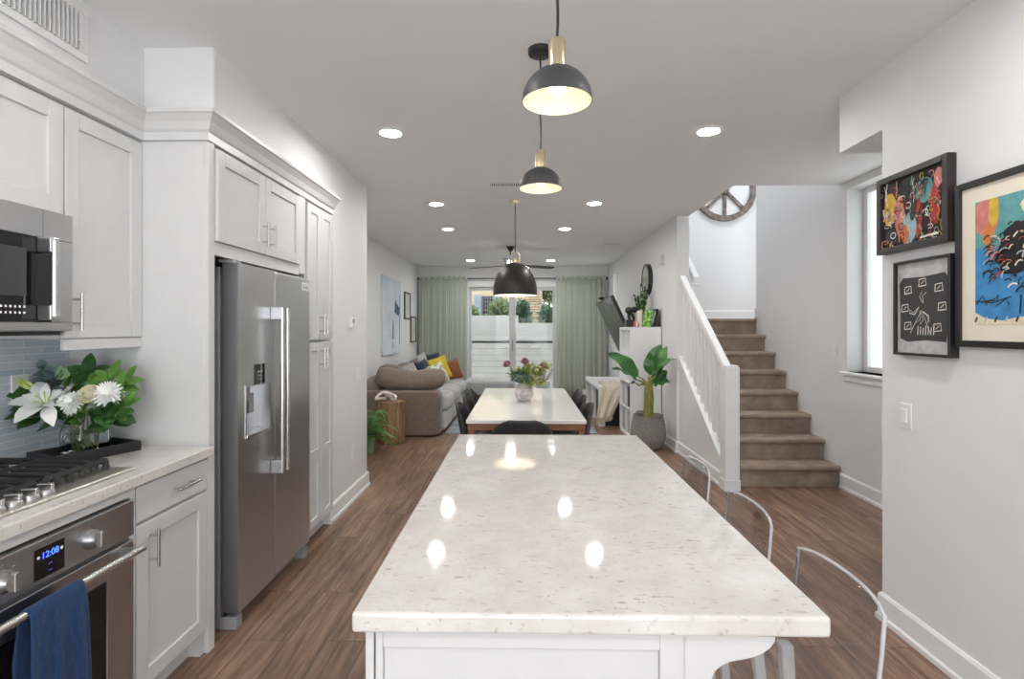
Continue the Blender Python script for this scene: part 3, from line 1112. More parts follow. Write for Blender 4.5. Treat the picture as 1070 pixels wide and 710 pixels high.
B(XO - 0.02, XO2 - 0.006, 1.209, 1.743, 0.254, 0.601).build('window', BLKGL, d)
m = MB().cyl((XO2 + 0.052, 1.115, 0.672), (XO2 + 0.052, 1.838, 0.672), 0.0125, seg=20)
h = m.build('handle', CHROME, d, smooth=True)
for yy in (1.145, 1.80):
    B(XO2, XO2 + 0.05, yy - 0.016, yy + 0.016, 0.662, 0.682).build('handle_post', STEEL, h, bevel=0.003)
XHN = XO2 + 0.052

# towel folded over the handle
def towel(u, v):
    y = 1.392 + 0.178 * u
    L1, L2 = 0.26, 0.42
    s = v * (L1 + L2 + 0.05)
    r = 0.0165
    if s < L1:
        x, z = XHN - r, 0.672 - (L1 - s)
    elif s < L1 + 0.05:
        a = PI - PI * (s - L1) / 0.05
        x, z = XHN + r * math.cos(a), 0.672 + r * math.sin(a)
    else:
        x, z = XHN + r, 0.672 - (s - L1 - 0.05)
    drop = max(0.0, 0.672 - z)
    k = min(1, drop / 0.12)
    wv = 0.007 * math.sin(u * 9 + 0.6) + 0.004 * math.sin(u * 23 + v * 3)
    side = 1 if s > L1 else -0.25
    y += 0.012 * k * (0.5 - u) * -1.4 + 0.004 * math.sin(z * 20) * k
    return (x + side * (abs(wv) * k + 0.006 * k), y, z)


o = MB().grid(towel, 26, 40).build('dish_towel', TOWEL, smooth=True, solid=0.009, subsurf=1)
tag(o, 'navy blue cotton dish towel folded over the oven door handle', 'towel')

# ---------------------------------------------------------------- cooktop
t = thing('cooktop', 'stainless gas cooktop with black grates set in the left counter', 'cooktop', (-1.7, 1.48, 0.915))
B(-1.985, -1.418, 1.02, 1.94, 0.9152, 0.926).build('tray', M('cooktop_steel_reflect', (0.68, 0.64, 0.58), 0.42, metal=1.0, var=0.03), t, bevel=0.006, seg=3)  # steel tinted light beige, the wall's reflection put into the tray colour


def grate(y0, y1):
    x0, x1 = -1.965, -1.50
    z = 0.958
    m = MB()
    for a, b in (((x0, y0), (x1, y0)), ((x0, y1), (x1, y1)), ((x0, y0), (x0, y1)), ((x1, y0), (x1, y1))):
        m.tube([(a[0], a[1], z), (b[0], b[1], z)], 0.0095, 6)
    n = 5
    for i in range(1, n):
        y = y0 + (y1 - y0) * i / n
        m.tube([(x0, y, z), (x0 + 0.16, y, z + 0.004), (x0 + 0.205, y, z + 0.003)], 0.0075, 6)
        m.tube([(x1 + 0.004, y, 0.932), (x1, y, z - 0.004), (x1 - 0.03, y, z + 0.003), (x1 - 0.19, y, z + 0.004)], [0.013, 0.013, 0.011, 0.008], 8)
    ym = (y0 + y1) / 2
    m.tube([((x0 + x1) / 2, y0, z), ((x0 + x1) / 2, y1, z)], 0.0075, 6)
    for xx in (x0, x1):
        for yy in (y0, y1):
            m.tube([(xx, yy, z), (xx, yy, 0.926)], [0.009, 0.013], 8)
    m.build('grate', IRON, t, smooth=True)


for a, b in ((1.045, 1.32), (1.345, 1.615), (1.64, 1.90)):
    grate(a, b)
for bx, by, br in ((-1.85, 1.18, 0.04), (-1.62, 1.18, 0.035), (-1.75, 1.48, 0.055), (-1.85, 1.77, 0.04), (-1.62, 1.77, 0.035)):
    k = MB().lathe([(0, 0), (br + 0.02, 0), (br + 0.018, 0.008), (br, 0.010), (br, 0.018), (0, 0.018)], (bx, by, 0.926), 24).build('burner', STEEL, t, smooth=True)
    MB().lathe([(0, 0.0), (br * 0.9, 0.0), (br * 0.9, 0.006), (0, 0.008)], (bx, by, 0.9435), 24).build('cap', IRON, k, smooth=True)
for i in range(5):
    yy = 1.395 + i * 0.0525
    xx = -1.453
    k = MB().lathe([(0, 0), (0.0225, 0), (0.0235, 0.006), (0.022, 0.012), (0.018, 0.018), (0, 0.019)], (xx, yy, 0.926), 26).build('knob', STEEL, t, smooth=True)
    MB().obox(Matrix.Translation((xx, yy, 0.951)) @ Matrix.Rotation(R(15), 4, 'Z'), 0.0205, 0.007, 0.011).build('grip', CHROME, k, bevel=0.003)

# ---------------------------------------------------------------- microwave
XM = -1.645
t = thing('microwave', 'stainless over-the-range microwave with black glass door', 'microwave', (XM, 1.55, 1.42))
B(XK, XM - 0.03, 1.177, 1.930, 1.424, 1.843).build('body', GREYPL, t)
m = MB()
m.box(XM - 0.03, XM, 1.18, 1.93, 1.745, 1.843).box(XM - 0.03, XM, 1.18, 1.93, 1.424, 1.455)
m.box(XM - 0.03, XM, 1.842, 1.93, 1.455, 1.745).box(XM - 0.03, XM, 1.18, 1.22, 1.455, 1.745)
d = m.build('door', STEEL, t, bevel=0.003)
w = B(XM - 0.02, XM - 0.001, 1.22, 1.842, 1.455, 1.745).build('window', BLKGL, d)
B(XM - 0.001, XM + 0.0004, 1.26, 1.745, 1.54, 1.70).build('screen', M('screen_grey', (0.05, 0.05, 0.055), 0.25), d)
m = MB()
for i in range(6):
    for j in range(2):
        m.box(XM - 0.001, XM + 0.0006, 1.655 + i * 0.016, 1.661 + i * 0.016, 1.482 + j * 0.02, 1.489 + j * 0.02)
m.build('touch_keys', WHITEPL, d)
B(XM + 0.0, XM + 0.001, 1.806, 1.8075, 1.745, 1.842).build('seam', GAP, d)
h = MB()
h.cyl((XM + 0.048, 1.800, 1.475), (XM + 0.048, 1.800, 1.735), 0.0125, seg=18)
h = h.build('handle', CHROME, d, smooth=True)
for zz in (1.488, 1.718):
    m = B(XM, XM + 0.05, 1.782, 1.818, zz - 0.026, zz + 0.026)
    m.build('handle_post', STEEL, h, bevel=0.004)
B(XM - 0.25, XM - 0.03, 1.2, 1.91, 1.409, 1.423).build('filter', BLKPL, t)

# ---------------------------------------------------------------- refrigerator
XF = -1.345
t = thing('refrigerator', 'stainless side-by-side refrigerator with ice and water dispenser', 'refrigerator', (XF, 2.94, 0))
B(XK + 0.02, XF - 0.085, 2.500, 3.375, 0.06, 1.725).build('body', M('fridge_side', srgb(128, 130, 134), 0.45, var=0.03), t, bevel=0.004)
B(XF - 0.16, XF - 0.07, 2.51, 3.365, 0.008, 0.062).build('grille', GREYPL, t)
for yy in (2.515, 3.30):
    B(XF - 0.09, XF - 0.012, yy, yy + 0.055, 0.0, 0.062).build('foot', GREYPL, t, bevel=0.005)


def fdoor(y0, y1, z0, z1, hole=None):
    m = MB()
    xb, xf = XF - 0.075, XF
    if hole is None:
        m.box(xb, xf, y0, y1, z0, z1)
    else:
        a, b, c, d = hole
        m.box(xb, xf, y0, a, z0, z1).box(xb, xf, b, y1, z0, z1).box(xb, xf, a, b, z0, c).box(xb, xf, a, b, d, z1)
        m.box(xb, xf - 0.055, a, b, c, d)
    return m


d1 = fdoor(2.508, 2.878, 0.085, 1.745, (2.582, 2.83, 0.91, 1.145))
bmesh.ops.remove_doubles(d1.bm, verts=d1.bm.verts, dist=1e-5)
d1 = d1.build('door', FRIDGE, t)
d2 = fdoor(2.886, 3.370, 0.085, 1.745).build('door', FRIDGE, t, bevel=0.012, seg=3)
B(XF - 0.10, XF - 0.03, 2.52, 2.60, 1.745, 1.763).build('hinge_cover', GREYPL, t, bevel=0.004)
dp = B(XF - 0.001, XF + 0.003, 2.66, 2.765, 1.150, 1.252).build('dispenser_display', BLKGL, d1)
m = MB()
for i in range(3):
    m.box(XF + 0.003, XF + 0.0036, 2.69, 2.735, 1.17 + i * 0.02, 1.175 + i * 0.02)
m.build('display_keys', GREYPL, d1)
m = MB()
m.box(XF - 0.002, XF + 0.004, 2.574, 2.582, 0.896, 1.15).box(XF - 0.002, XF + 0.004, 2.83, 2.838, 0.896, 1.15).box(XF - 0.002, XF + 0.004, 2.582, 2.83, 1.145, 1.15)
m.build('dispenser_frame', STEEL, d1)
B(XF - 0.054, XF + 0.010, 2.576, 2.836, 0.896, 0.911).build('drip_tray', CHROME, d1, bevel=0.003)
m = MB().tube([(XF - 0.03, 2.64, 1.145), (XF - 0.03, 2.64, 1.10), (XF - 0.022, 2.64, 1.07)], [0.02, 0.016, 0.010], 12)
m.build('spout', GREYPL, d1, smooth=True)
m = MB()
m.box(XF - 0.052, XF - 0.046, 2.70, 2.75, 1.0, 1.10)
m.build('paddle', GREYPL, d1, bevel=0.002)
for dd, yy in ((d1, 2.850), (d2, 2.914)):
    h = MB().cyl((XF + 0.058, yy, 0.66), (XF + 0.058, yy, 1.545), 0.0135, seg=20).build('handle', CHROME, dd, smooth=True)
    for zz in (0.692, 1.513):
        B(XF, XF + 0.062, yy - 0.016, yy + 0.016, zz - 0.034, zz + 0.034).build('handle_post', STEEL, h, bevel=0.004)
bd = B(XF, XF + 0.003, 3.24, 3.335, 1.665, 1.712).build('badge', WHITEPL, d2, bevel=0.002)
m = MB()
for i, (a, b) in enumerate(((3.250, 3.256), (3.262, 3.274), (3.279, 3.291), (3.296, 3.310), (3.315, 3.326))):
    m.box(XF + 0.003, XF + 0.0036, a, b, 1.676, 1.694)
m.box(XF + 0.003, XF + 0.0036, 3.25, 3.326, 1.699, 1.703)
m.build('badge_print', GREYPL, d2)

# ================================================================ ISLAND
IX0, IX1, IY0, IY1 = -0.313, 0.555, 0.972, 2.617
o = B(IX0, IX1, IY0, IY1, 0.877, 0.915).build('island_countertop', QUARTZ, bevel=0.007, seg=3)
tag(o, 'large white speckled quartz slab topping the kitchen island', 'countertop')
t = thing('kitchen_island', 'light grey panelled kitchen island base under the quartz slab', 'kitchen island', (0, 1.8, 0))
B(-0.285, 0.30, 1.03, 2.585, 0.09, 0.8765).build('body', CAB, t)
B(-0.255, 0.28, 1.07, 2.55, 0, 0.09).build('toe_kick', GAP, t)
m = B(-0.295, -0.279, 1.0, 1.03, 0.02, 0.8765)
m.box(-0.276, -0.262, 1.0, 1.03, 0.02, 0.8765).box(0.255, 0.30, 1.0, 1.03, 0.02, 0.8765)
m.box(-0.262, 0.255, 1.0, 1.03, 0.835, 0.8765)
m.box(-0.262, 0.255, 1.008, 1.03, 0.02, 0.835)
m.build('end_panel', CAB, t, bevel=0.002)
B(-0.2785, -0.2765, 1.012, 1.03, 0.02, 0.875).build('gap', GAP, t)


def corbel(y):
    pts = [(0.30, 0.8765), (0.468, 0.8765), (0.468, 0.855), (0.459, 0.842), (0.445, 0.831), (0.428, 0.824), (0.405, 0.819), (0.384, 0.815), (0.368, 0.807), (0.357, 0.797), (0.350, 0.78), (0.345, 0.755), (0.335, 0.72), (0.32, 0.69), (0.30, 0.66)]
    MB().prism(pts, 'y', y, y + 0.03).build('corbel', CAB, t, bevel=0.003)


corbel(1.0)
corbel(1.8)
corbel(2.545)
B(0.3005, 0.308, 1.035, 2.585, 0.02, 0.8765).build('back_panel', CAB, t)

# ---------------------------------------------------------------- acrylic bar stools


def make_stool():
    """faces -x; seat centre at the origin"""
    t = thing('bar_stool', None, 'stool', (0, 0, 0), 'clear acrylic bar stools')
    sz = 0.64

    def shell(u, v):
        # v: along the profile from the seat front to the top of the back, u: across
        y = (u - 0.5) * 2
        pr = [(-0.19, sz - 0.012), (-0.15, sz), (0.0, sz - 0.004), (0.12, sz), (0.165, sz + 0.02), (0.185, sz + 0.06), (0.205, sz + 0.14), (0.222, sz + 0.225)]
        s = v * (len(pr) - 1)
        i = min(int(s), len(pr) - 2)
        f = s - i
        x = pr[i][0] * (1 - f) + pr[i + 1][0] * f
        z = pr[i][1] * (1 - f) + pr[i + 1][1] * f
        hw = 0.172 - 0.008 * max(0, v - 0.6)
        back = max(0, v - 0.6) / 0.4
        x -= 0.028 * back * y * y
        z -= 0.012 * back * (abs(y) ** 6)
        return (x, y * hw, z)
    MB().grid(shell, 12, 28).build('seat_shell', ACRYL, t, smooth=True, solid=0.010)
    per = [shell(u / 12, 0.0) for u in range(13)] + [shell(1, v / 28) for v in range(1, 28)] + [shell(1 - u / 12, 1.0) for u in range(13)] + [shell(0, 1 - v / 28) for v in range(1, 29)]
    MB().tube(per, 0.0042, 6, cap=False).build('seat_edge', ACRYL_EDGE, t, smooth=True)
    for sx in (-1, 1):
        for sy in (-1, 1):
            a = Vector((0.145 * sx, 0.14 * sy, sz - 0.02))
            b = Vector((0.205 * sx, 0.185 * sy, 0.0))
            m = MB()
            h = 0.016
            v = [a + Vector(q) for q in ((-h, -h, 0), (h, -h, 0), (h, h, 0), (-h, h, 0))] + [b + Vector(q) for q in ((-h * .8, -h * .8, 0), (h * .8, -h * .8, 0), (h * .8, h * .8, 0), (-h * .8, h * .8, 0))]
            m.faces(v, [(0, 1, 2, 3), (7, 6, 5, 4), (0, 4, 5, 1), (1, 5, 6, 2), (2, 6, 7, 3), (3, 7, 4, 0)])
            m.build('leg', ACRYL_EDGE, t, bevel=0.004)
    z = 0.24
    m = MB()
    k = 0.145 + 0.06 * (1 - z / sz) - 0.018
    ky = 0.14 + 0.045 * (1 - z / sz) - 0.018
    m.box(-k - 0.008, -k + 0.01, -ky + 0.006, ky - 0.006, z - 0.012, z + 0.012)
    m.build('footrest', ACRYL_EDGE, t, bevel=0.003)
    return t


st = make_stool()
stools = [(0.535, 1.262, 'clear acrylic bar stool nearest the viewer at the island'), (0.535, 1.752, 'middle clear acrylic bar stool of the three at the island'), (0.535, 2.272, 'clear acrylic bar stool farthest along the island, by the newel post')]
for i, (x, y, lb) in enumerate(stools):
    o = st if i == 0 else copy_tree(st)
    o.location = (x, y, 0)
    tag(o, lb)

# ================================================================ PENDANTS


def dome_profile(r, h, n=14):
    return [(r * math.cos(PI / 2 * i / n), h * math.sin(PI / 2 * i / n)) for i in range(n + 1)]


BULB = m_emit('bulb_warm', (1.0, 0.80, 0.5, 1), 7)


def pendant(x, y, z, label, proto=None):
    if proto is not None:
        o = copy_tree(proto)
        o.location = (x, y, z)
        return tag(o, label)
    t = thing('pendant_light', label, 'pendant light', (x, y, z), 'small pendants over the island')
    r, h = 0.1, 0.098
    pr = dome_profile(r, h)
    MB().lathe([(r - 0.0015, 0)] + pr[:-1] + [(0.02, h)], (x, y, z), 48).build('shade', SHADE_BLK, t, smooth=True)
    pi = dome_profile(r - 0.003, h - 0.004)
    MB().lathe([(r - 0.0015, 0.0)] + pi, (x, y, z), 48).build('shade_lining', LINING, t, smooth=True)
    MB().lathe([(0.0, h - 0.006), (0.024, h - 0.006), (0.024, h + 0.072), (0.02, h + 0.078), (0.0, h + 0.082)], (x, y, z), 28).build('socket', BRASS, t, smooth=True)
    m = MB()
    n = 12
    m.tube([(x + 0.0025 * math.sin(i * 0.9), y + 0.002 * math.cos(i * 0.7), z + h + 0.08 + (CZ - 0.02 - z - h - 0.08) * i / n) for i in range(n + 1)], 0.0042, 8)
    m.build('cord', BLKM if False else BLACKM, t, smooth=True)
    MB().lathe([(0, -0.028), (0.045, -0.028), (0.056, -0.022), (0.058, 0.0), (0, 0.0)], (x, y, CZ), 32).build('canopy', BLACKM, t, smooth=True)
    MB().soft((x, y, z + 0.045), (0.026, 0.026, 0.03), 1.0, nu=16, nv=10).build('bulb', BULB, t, smooth=True)
    return t


p = pendant(0.083, 2.475, 2.078, 'small black dome pendant with brass neck, farther over the island')
pendant(0.098, 1.525, 2.078, 'small black dome pendant with brass neck, nearer over the island', p)

x, y, z = -0.075, 5.42, 1.765
t = thing('dome_pendant', 'large black bell-shaped pendant lamp over the dining table', 'pendant light', (x, y, z))
out = [(0.222, 0.0), (0.222, 0.035), (0.218, 0.09), (0.205, 0.15), (0.182, 0.21), (0.145, 0.268), (0.10, 0.308), (0.05, 0.328), (0.022, 0.332)]
MB().lathe([(0.216, 0.0)] + out, (x, y, z), 56).build('shade', DOME_BLK, t, smooth=True)
MB().lathe([(0.219, -0.001), (0.219, 0.012), (0.215, 0.09), (0.201, 0.15), (0.178, 0.207), (0.141, 0.264), (0.097, 0.303), (0.0, 0.325)], (x, y, z), 56).build('shade_lining', LINING, t, smooth=True)
MB().lathe([(0.0, 0.33), (0.03, 0.33), (0.03, 0.37), (0.0, 0.375)], (x, y, z), 24).build('socket', BRASS, t, smooth=True)
MB().tube([(x - 0.045, y, z + 0.325), (x - 0.045, y, z + 0.40), (x - 0.02, y, z + 0.435), (x, y, z + 0.44), (x + 0.02, y, z + 0.435), (x + 0.045, y, z + 0.40), (x + 0.045, y, z + 0.325)], 0.005, 8).build('yoke', BRASS, t, smooth=True)
MB().cyl((x, y, z + 0.44), (x, y, CZ - 0.02), 0.005, seg=10).build('cord', BLACKM, t, smooth=True)
MB().lathe([(0, -0.022), (0.055, -0.022), (0.058, -0.016), (0.058, 0), (0, 0)], (x, y, CZ), 32).build('canopy', BRASS, t, smooth=True)
MB().soft((x, y, z + 0.13), (0.05, 0.05, 0.06), 1.0, nu=16, nv=10).build('bulb', m_emit('bulb_dining', (1.0, 0.86, 0.66, 1), 40), t, smooth=True)

# ceiling fan
x, y = -0.19, 8.46
t = thing('ceiling_fan', 'black three-blade ceiling fan behind the dome pendant', 'ceiling fan', (x, y, 2.4))
MB().lathe([(0, -0.07), (0.03, -0.068), (0.05, -0.03), (0.065, 0), (0, 0)], (x, y, CZ), 28).build('canopy', BLACKM, t, smooth=True)
MB().cyl((x, y, 2.48), (x, y, CZ - 0.06), 0.012, seg=12).build('rod', BLACKM, t, smooth=True)
MB().lathe([(0, 0.08), (0.05, 0.08), (0.085, 0.05), (0.09, 0.0), (0.07, -0.05), (0, -0.05)], (x, y, 2.43), 32).build('motor', BLACKM, t, smooth=True)
MB().lathe([(0, -0.05), (0.065, -0.05), (0.06, -0.075), (0.0, -0.09)], (x, y, 2.43), 28).build('light', m_emit('fan_lens', (1, 0.95, 0.88, 1), 130), t, smooth=True)
for k in range(3):
    a = R(28 + 120 * k)
    mt = Matrix.Translation((x, y, 2.425)) @ Matrix.Rotation(a, 4, 'Z') @ Matrix.Rotation(R(-10), 4, 'X')
    m = MB()
    pts = [(0.10, -0.03), (0.25, -0.058), (0.70, -0.07), (0.78, -0.05), (0.79, 0.0), (0.78, 0.05), (0.70, 0.062), (0.25, 0.05), (0.10, 0.03)]
    v = [mt @ Vector((p[0], p[1], s)) for s in (-0.004, 0.004) for p in pts]
    n = len(pts)
    m.faces(v, [tuple(range(n))[::-1], tuple(range(n, 2 * n))] + [(i, (i + 1) % n, n + (i + 1) % n, n + i) for i in range(n)])
    m.build('blade', BLACKM, t)

# ================================================================ DINING
t = thing('dining_table', 'long dining table with glossy white top and walnut legs', 'table', (0.03, 4.96, 0))
m = B(-0.415, 0.468, 3.92, 6.0, 0.732, 0.76)
o = m.build('tabletop', M('table_white', (0.82, 0.805, 0.785), 0.04, var=0.02, vscale=6), t, bevel=0.004)
m = MB()
m.box(-0.405, 0.458, 3.935, 3.955, 0.682, 0.7315).box(-0.405, 0.458, 5.965, 5.985, 0.682, 0.7315).box(-0.405, -0.385, 3.955, 5.965, 0.682, 0.7315).box(0.438, 0.458, 3.955, 5.965, 0.682, 0.7315)
m.build('apron', WOODT, t, bevel=0.002)
for lx in (-0.40, 0.413):
    for ly in (3.94, 5.94):
        B(lx, lx + 0.04, ly, ly + 0.04, 0, 0.7315).build('leg', WOODT, t, bevel=0.002)

CHAIR = M('chair_black', (0.03, 0.031, 0.033), 0.38, var=0.05)


def make_chair():
    """black moulded shell chair facing +y, seat centre at the origin"""
    t = thing('dining_chair', None, 'chair', (0, 0, 0), 'black shell dining chairs')
    pr = [(0.21, 0.425), (0.19, 0.445), (0.10, 0.448), (-0.02, 0.435), (-0.12, 0.445), (-0.175, 0.49), (-0.205, 0.57), (-0.222, 0.66), (-0.235, 0.74), (-0.245, 0.81)]

    def fn(u, v):
        X = 2 * u - 1
        s = v * (len(pr) - 1)
        i = min(int(s), len(pr) - 2)
        f = s - i
        y = pr[i][0] * (1 - f) + pr[i + 1][0] * f
        z = pr[i][1] * (1 - f) + pr[i + 1][1] * f
        hw = 0.232
        if v > 0.70:
            k = (v - 0.70) / 0.30
            hw = 0.232 * math.sqrt(max(0.0, 1 - (k * 0.93) ** 2.4))
        if v < 0.1:
            hw = 0.215 + 0.17 * v
        bk = max(0, min(1, (v - 0.45) / 0.25))
        y += 0.07 * bk * (X * hw / 0.232) ** 2
        z += 0.035 * (1 - bk) * X * X * min(1, v * 4)
        return (X * hw, y, z)
    MB().grid(fn, 14, 27).build('seat_shell', CHAIR, t, smooth=True, solid=0.009)
    for sx in (-1, 1):
        for sy, yb in ((1, 0.2), (-1, -0.22)):
            MB().tube([(0.10 * sx, 0.09 * sy - 0.01, 0.43), (0.215 * sx, yb, 0.0)], [0.011, 0.008], 10).build('leg', BLACKM, t, smooth=True)
    m = MB()
    m.tube([(-0.16, 0.145, 0.2), (0.16, -0.155, 0.2)], 0.004, 6)
    m.tube([(0.16, 0.145, 0.2), (-0.16, -0.155, 0.2)], 0.004, 6)
    m.build('brace', BLACKM, t, smooth=True)
    return t


ch = make_chair()
spots = [(0.0, 3.86, 0, 'black shell dining chair at the table end facing the island')]
for k, y in enumerate((4.48, 4.98, 5.48)):
    wh = ('nearest the island', 'in the middle', 'nearest the sliding door')[k]
    spots.append((-0.31, y, -90, 'black shell dining chair on the sofa side of the table, ' + wh))
    spots.append((0.345, y, 90, 'black shell dining chair on the bookcase side of the table, ' + wh))
for i, (x, y, a, lb) in enumerate(spots):
    o = ch if i == 0 else copy_tree(ch)
    o.location = (x, y, 0)
    o.rotation_euler = (0, 0, R(a))
    tag(o, lb)

# ================================================================ BOUQUETS
def stemmed(name, label, cat, base, head, group=None, r=0.0025):
    t = thing(name, label, cat, base, group)
    b, h = Vector(base), Vector(head)
    mid = (b + h) / 2 + Vector((0, 0, 0.03))
    MB().tube([b, b * 0.45 + mid * 0.55, mid * 0.5 + h * 0.5, h], r, 6).build('stem', STEM, t, smooth=True)
    return t


def rot_to(d):
    return Vector((0, 0, 1)).rotation_difference(Vector(d).normalized()).to_matrix()


def petal_ring(m, c, d, n, r, width, lift, sag=0.0, phase=0.0, r0=0.0):
    q = rot_to(d)
    c = Vector(c)
    for k in range(n):
        a = 2 * PI * k / n + phase
        o = Vector((math.cos(a), math.sin(a), 0))
        p0 = c + q @ (o * r0)
        p1 = c + q @ (o * r + Vector((0, 0, lift)))
        m.leaf(p0, p1, width, sag, q @ Vector((0, 0, 1)), 0.15, 5, peak=0.55)
    return m


# tray and vase on the counter
ang = R(-22.5)
tc = Vector((-1.772, 2.145, 0.9152))
tm = Matrix.Translation(tc) @ Matrix.Rotation(ang, 4, 'Z')
m = MB()
hx, hy = 0.094, 0.158
m.obox(tm @ Matrix.Translation((0, 0, 0.004)), hx, hy, 0.004)
for sx in (-1, 1):
    m.obox(tm @ Matrix.Translation((sx * (hx - 0.006), 0, 0.024)), 0.006, hy, 0.016)
    m.obox(tm @ Matrix.Translation((0, sx * (hy - 0.006), 0.024)), hx - 0.012, 0.006, 0.016)
o = m.build('serving_tray', M('tray_black', (0.022, 0.022, 0.026), 0.45, var=0.1), bevel=0.002, loc=tuple(tc))
tag(o, 'rectangular black tray under the flower vase on the counter', 'tray')
vc = tm @ Vector((0, -0.005, 0.0085))
vm = Matrix.Translation(vc) @ Matrix.Rotation(R(-18), 4, 'Z')


def rrect(hw, rad, z, n=4):
    p = []
    for sx, sy, a0 in ((1, 1, 0), (-1, 1, 90), (-1, -1, 180), (1, -1, 270)):
        for i in range(n + 1):
            a = R(a0 + 90 * i / n)
            p.append(Vector((sx * (hw - rad) + rad * math.cos(a), sy * (hw - rad) + rad * math.sin(a), z)))
    return p


def rings(loops, mat, capend=True):
    m = MB()
    L = [[m.bm.verts.new(mat @ p) for p in lp] for lp in loops]
    n = len(L[0])
    for a, b in zip(L[:-1], L[1:]):
        for k in range(n):
            m.bm.faces.new((a[k], a[(k + 1) % n], b[(k + 1) % n], b[k]))
    m.bm.faces.new(L[0][::-1])
    m.bm.faces.new(L[-1])
    return m


t = thing('glass_vase', 'square clear glass vase of water on the black tray', 'vase', tuple(vc))
ov = [rrect(0.060, 0.014, 0), rrect(0.062, 0.014, 0.05), rrect(0.062, 0.014, 0.10), rrect(0.056, 0.016, 0.118), rrect(0.055, 0.016, 0.128), rrect(0.058, 0.014, 0.15)]
iv = [rrect(0.054, 0.014, 0.15), rrect(0.050, 0.016, 0.128), rrect(0.051, 0.016, 0.118), rrect(0.057, 0.012, 0.098), rrect(0.057, 0.012, 0.05), rrect(0.055, 0.012, 0.012)]
rings(ov + iv, vm).build('glass', GLASSV, t, smooth=True)
rings([rrect(0.0545, 0.012, 0.0125), rrect(0.0565, 0.012, 0.05), rrect(0.0565, 0.012, 0.088)], vm).build('water', WATER, t, smooth=True)


def V(dx, dy, dz):
    """a point in the bouquet: x to the right of the vase as seen in the photo, y away, z above the vase base"""
    return vc + Vector((dx, dy, dz))


def stem_base(i):
    a = i * 2.4
    return vc + Vector((0.026 * math.cos(a), 0.026 * math.sin(a), 0.02 + 0.012 * (i % 3)))


# open lily facing the camera
hd = V(-0.105, -0.06, 0.205)
t = stemmed('lily', 'large open white lily facing out at the left of the counter bouquet', 'flower', stem_base(0), hd)
dv = Vector((0.22, -0.55, 0.62))
m = petal_ring(MB(), hd, dv, 3, 0.12, 0.062, 0.022, 0.022, 0.3)
petal_ring(m, hd + dv.normalized() * 0.006, dv, 5, 0.07, 0.034, 0.045, 0.012, 0.8)
petal_ring(m, hd - dv.normalized() * 0.004, dv, 3, 0.125, 0.05, 0.012, 0.022, 0.3 + PI / 3)
m.build('petals', PETALW, t, smooth=True)
m = MB()
q = rot_to(dv)
for k in range(6):
    a = k * PI / 3
    m.tube([hd, hd + q @ Vector((0.012 * math.cos(a), 0.012 * math.sin(a), 0.03)), hd + q @ Vector((0.028 * math.cos(a), 0.028 * math.sin(a), 0.05))], [0.0015, 0.0015, 0.003], 5)
m.build('stamens', LIME, t)
hd = V(-0.172, -0.03, 0.262)
t = stemmed('lily', 'closed lime-green lily bud above the half-open lily at the left', 'flower', stem_base(21), hd)
m = petal_ring(MB(), hd, (-0.5, -0.4, 0.5), 6, 0.012, 0.03, 0.075, 0.012, 0.2)
m.build('petals', LIME, t, smooth=True)
# half-open lily behind on the left edge
hd = V(-0.185, 0.01, 0.20)
t = stemmed('lily', 'half-open white lily drooping at the far left of the counter bouquet', 'flower', stem_base(1), hd)
dv = Vector((-0.7, -0.5, 0.1))
m = petal_ring(MB(), hd, dv, 6, 0.07, 0.035, 0.06, 0.01, 0.1)
m.build('petals', PETALW, t, smooth=True)
for i, (hd, dv, rr, lb, st0) in enumerate(((V(-0.005, -0.05, 0.215), (0.1, -0.9, 0.5), 0.05, 'white spiky chrysanthemum in the middle of the counter bouquet', 2), (V(0.118, -0.03, 0.245), (0.4, -0.8, 0.5), 0.058, 'white spiky chrysanthemum at the right of the counter bouquet', 3))):
    t = stemmed('chrysanthemum', lb, 'flower', stem_base(st0), hd, 'white chrysanthemums')
    m = MB()
    for k, (n, r, lf) in enumerate(((18, 1.0, -0.1), (18, 0.98, 0.15), (15, 0.86, 0.4), (12, 0.66, 0.6), (8, 0.42, 0.75))):
        petal_ring(m, hd, dv, n, rr * r, 0.010, rr * lf, 0.003, k * 0.2)
    m.build('petals', PETALW, t, smooth=True)
hd = V(0.062, -0.045, 0.243)
t = stemmed('rose', 'cream garden rose beside the right chrysanthemum', 'flower', stem_base(4), hd)
m = MB()
dv = Vector((0.15, -0.85, 0.55))
q = rot_to(dv)
for k, (n, r, h) in enumerate(((6, 0.042, 0.018), (5, 0.034, 0.032), (5, 0.025, 0.040), (4, 0.016, 0.044), (3, 0.009, 0.045))):
    for j in range(n):
        a = 2 * PI * j / n + k * 0.7
        o_ = Vector((math.cos(a), math.sin(a), 0))
        m.leaf(hd + q @ (o_ * 0.006), hd + q @ (o_ * r + Vector((0, 0, h))), 0.05 * (r / 0.042) ** 0.6 + 0.008, -r * 0.3, q @ Vector((0, 0, 1)), 0.5, 6, peak=0.62)
m.build('petals', PETALC, t, smooth=True)
hd = V(-0.035, -0.06, 0.225)
t = stemmed('chrysanthemum', 'small white spray blossom next to the big open lily', 'flower', stem_base(5), hd)
m = MB()
for dd in ((0, 0, 0), (0.03, 0.0, -0.035)):
    for k, (n, r, lf) in enumerate(((10, 0.028, 0.0), (8, 0.024, 0.012), (6, 0.014, 0.018))):
        petal_ring(m, hd + Vector(dd), (0, -0.9, 0.4), n, r, 0.009, lf, 0.002, k * 0.3)
m.build('petals', PETALW, t, smooth=True)


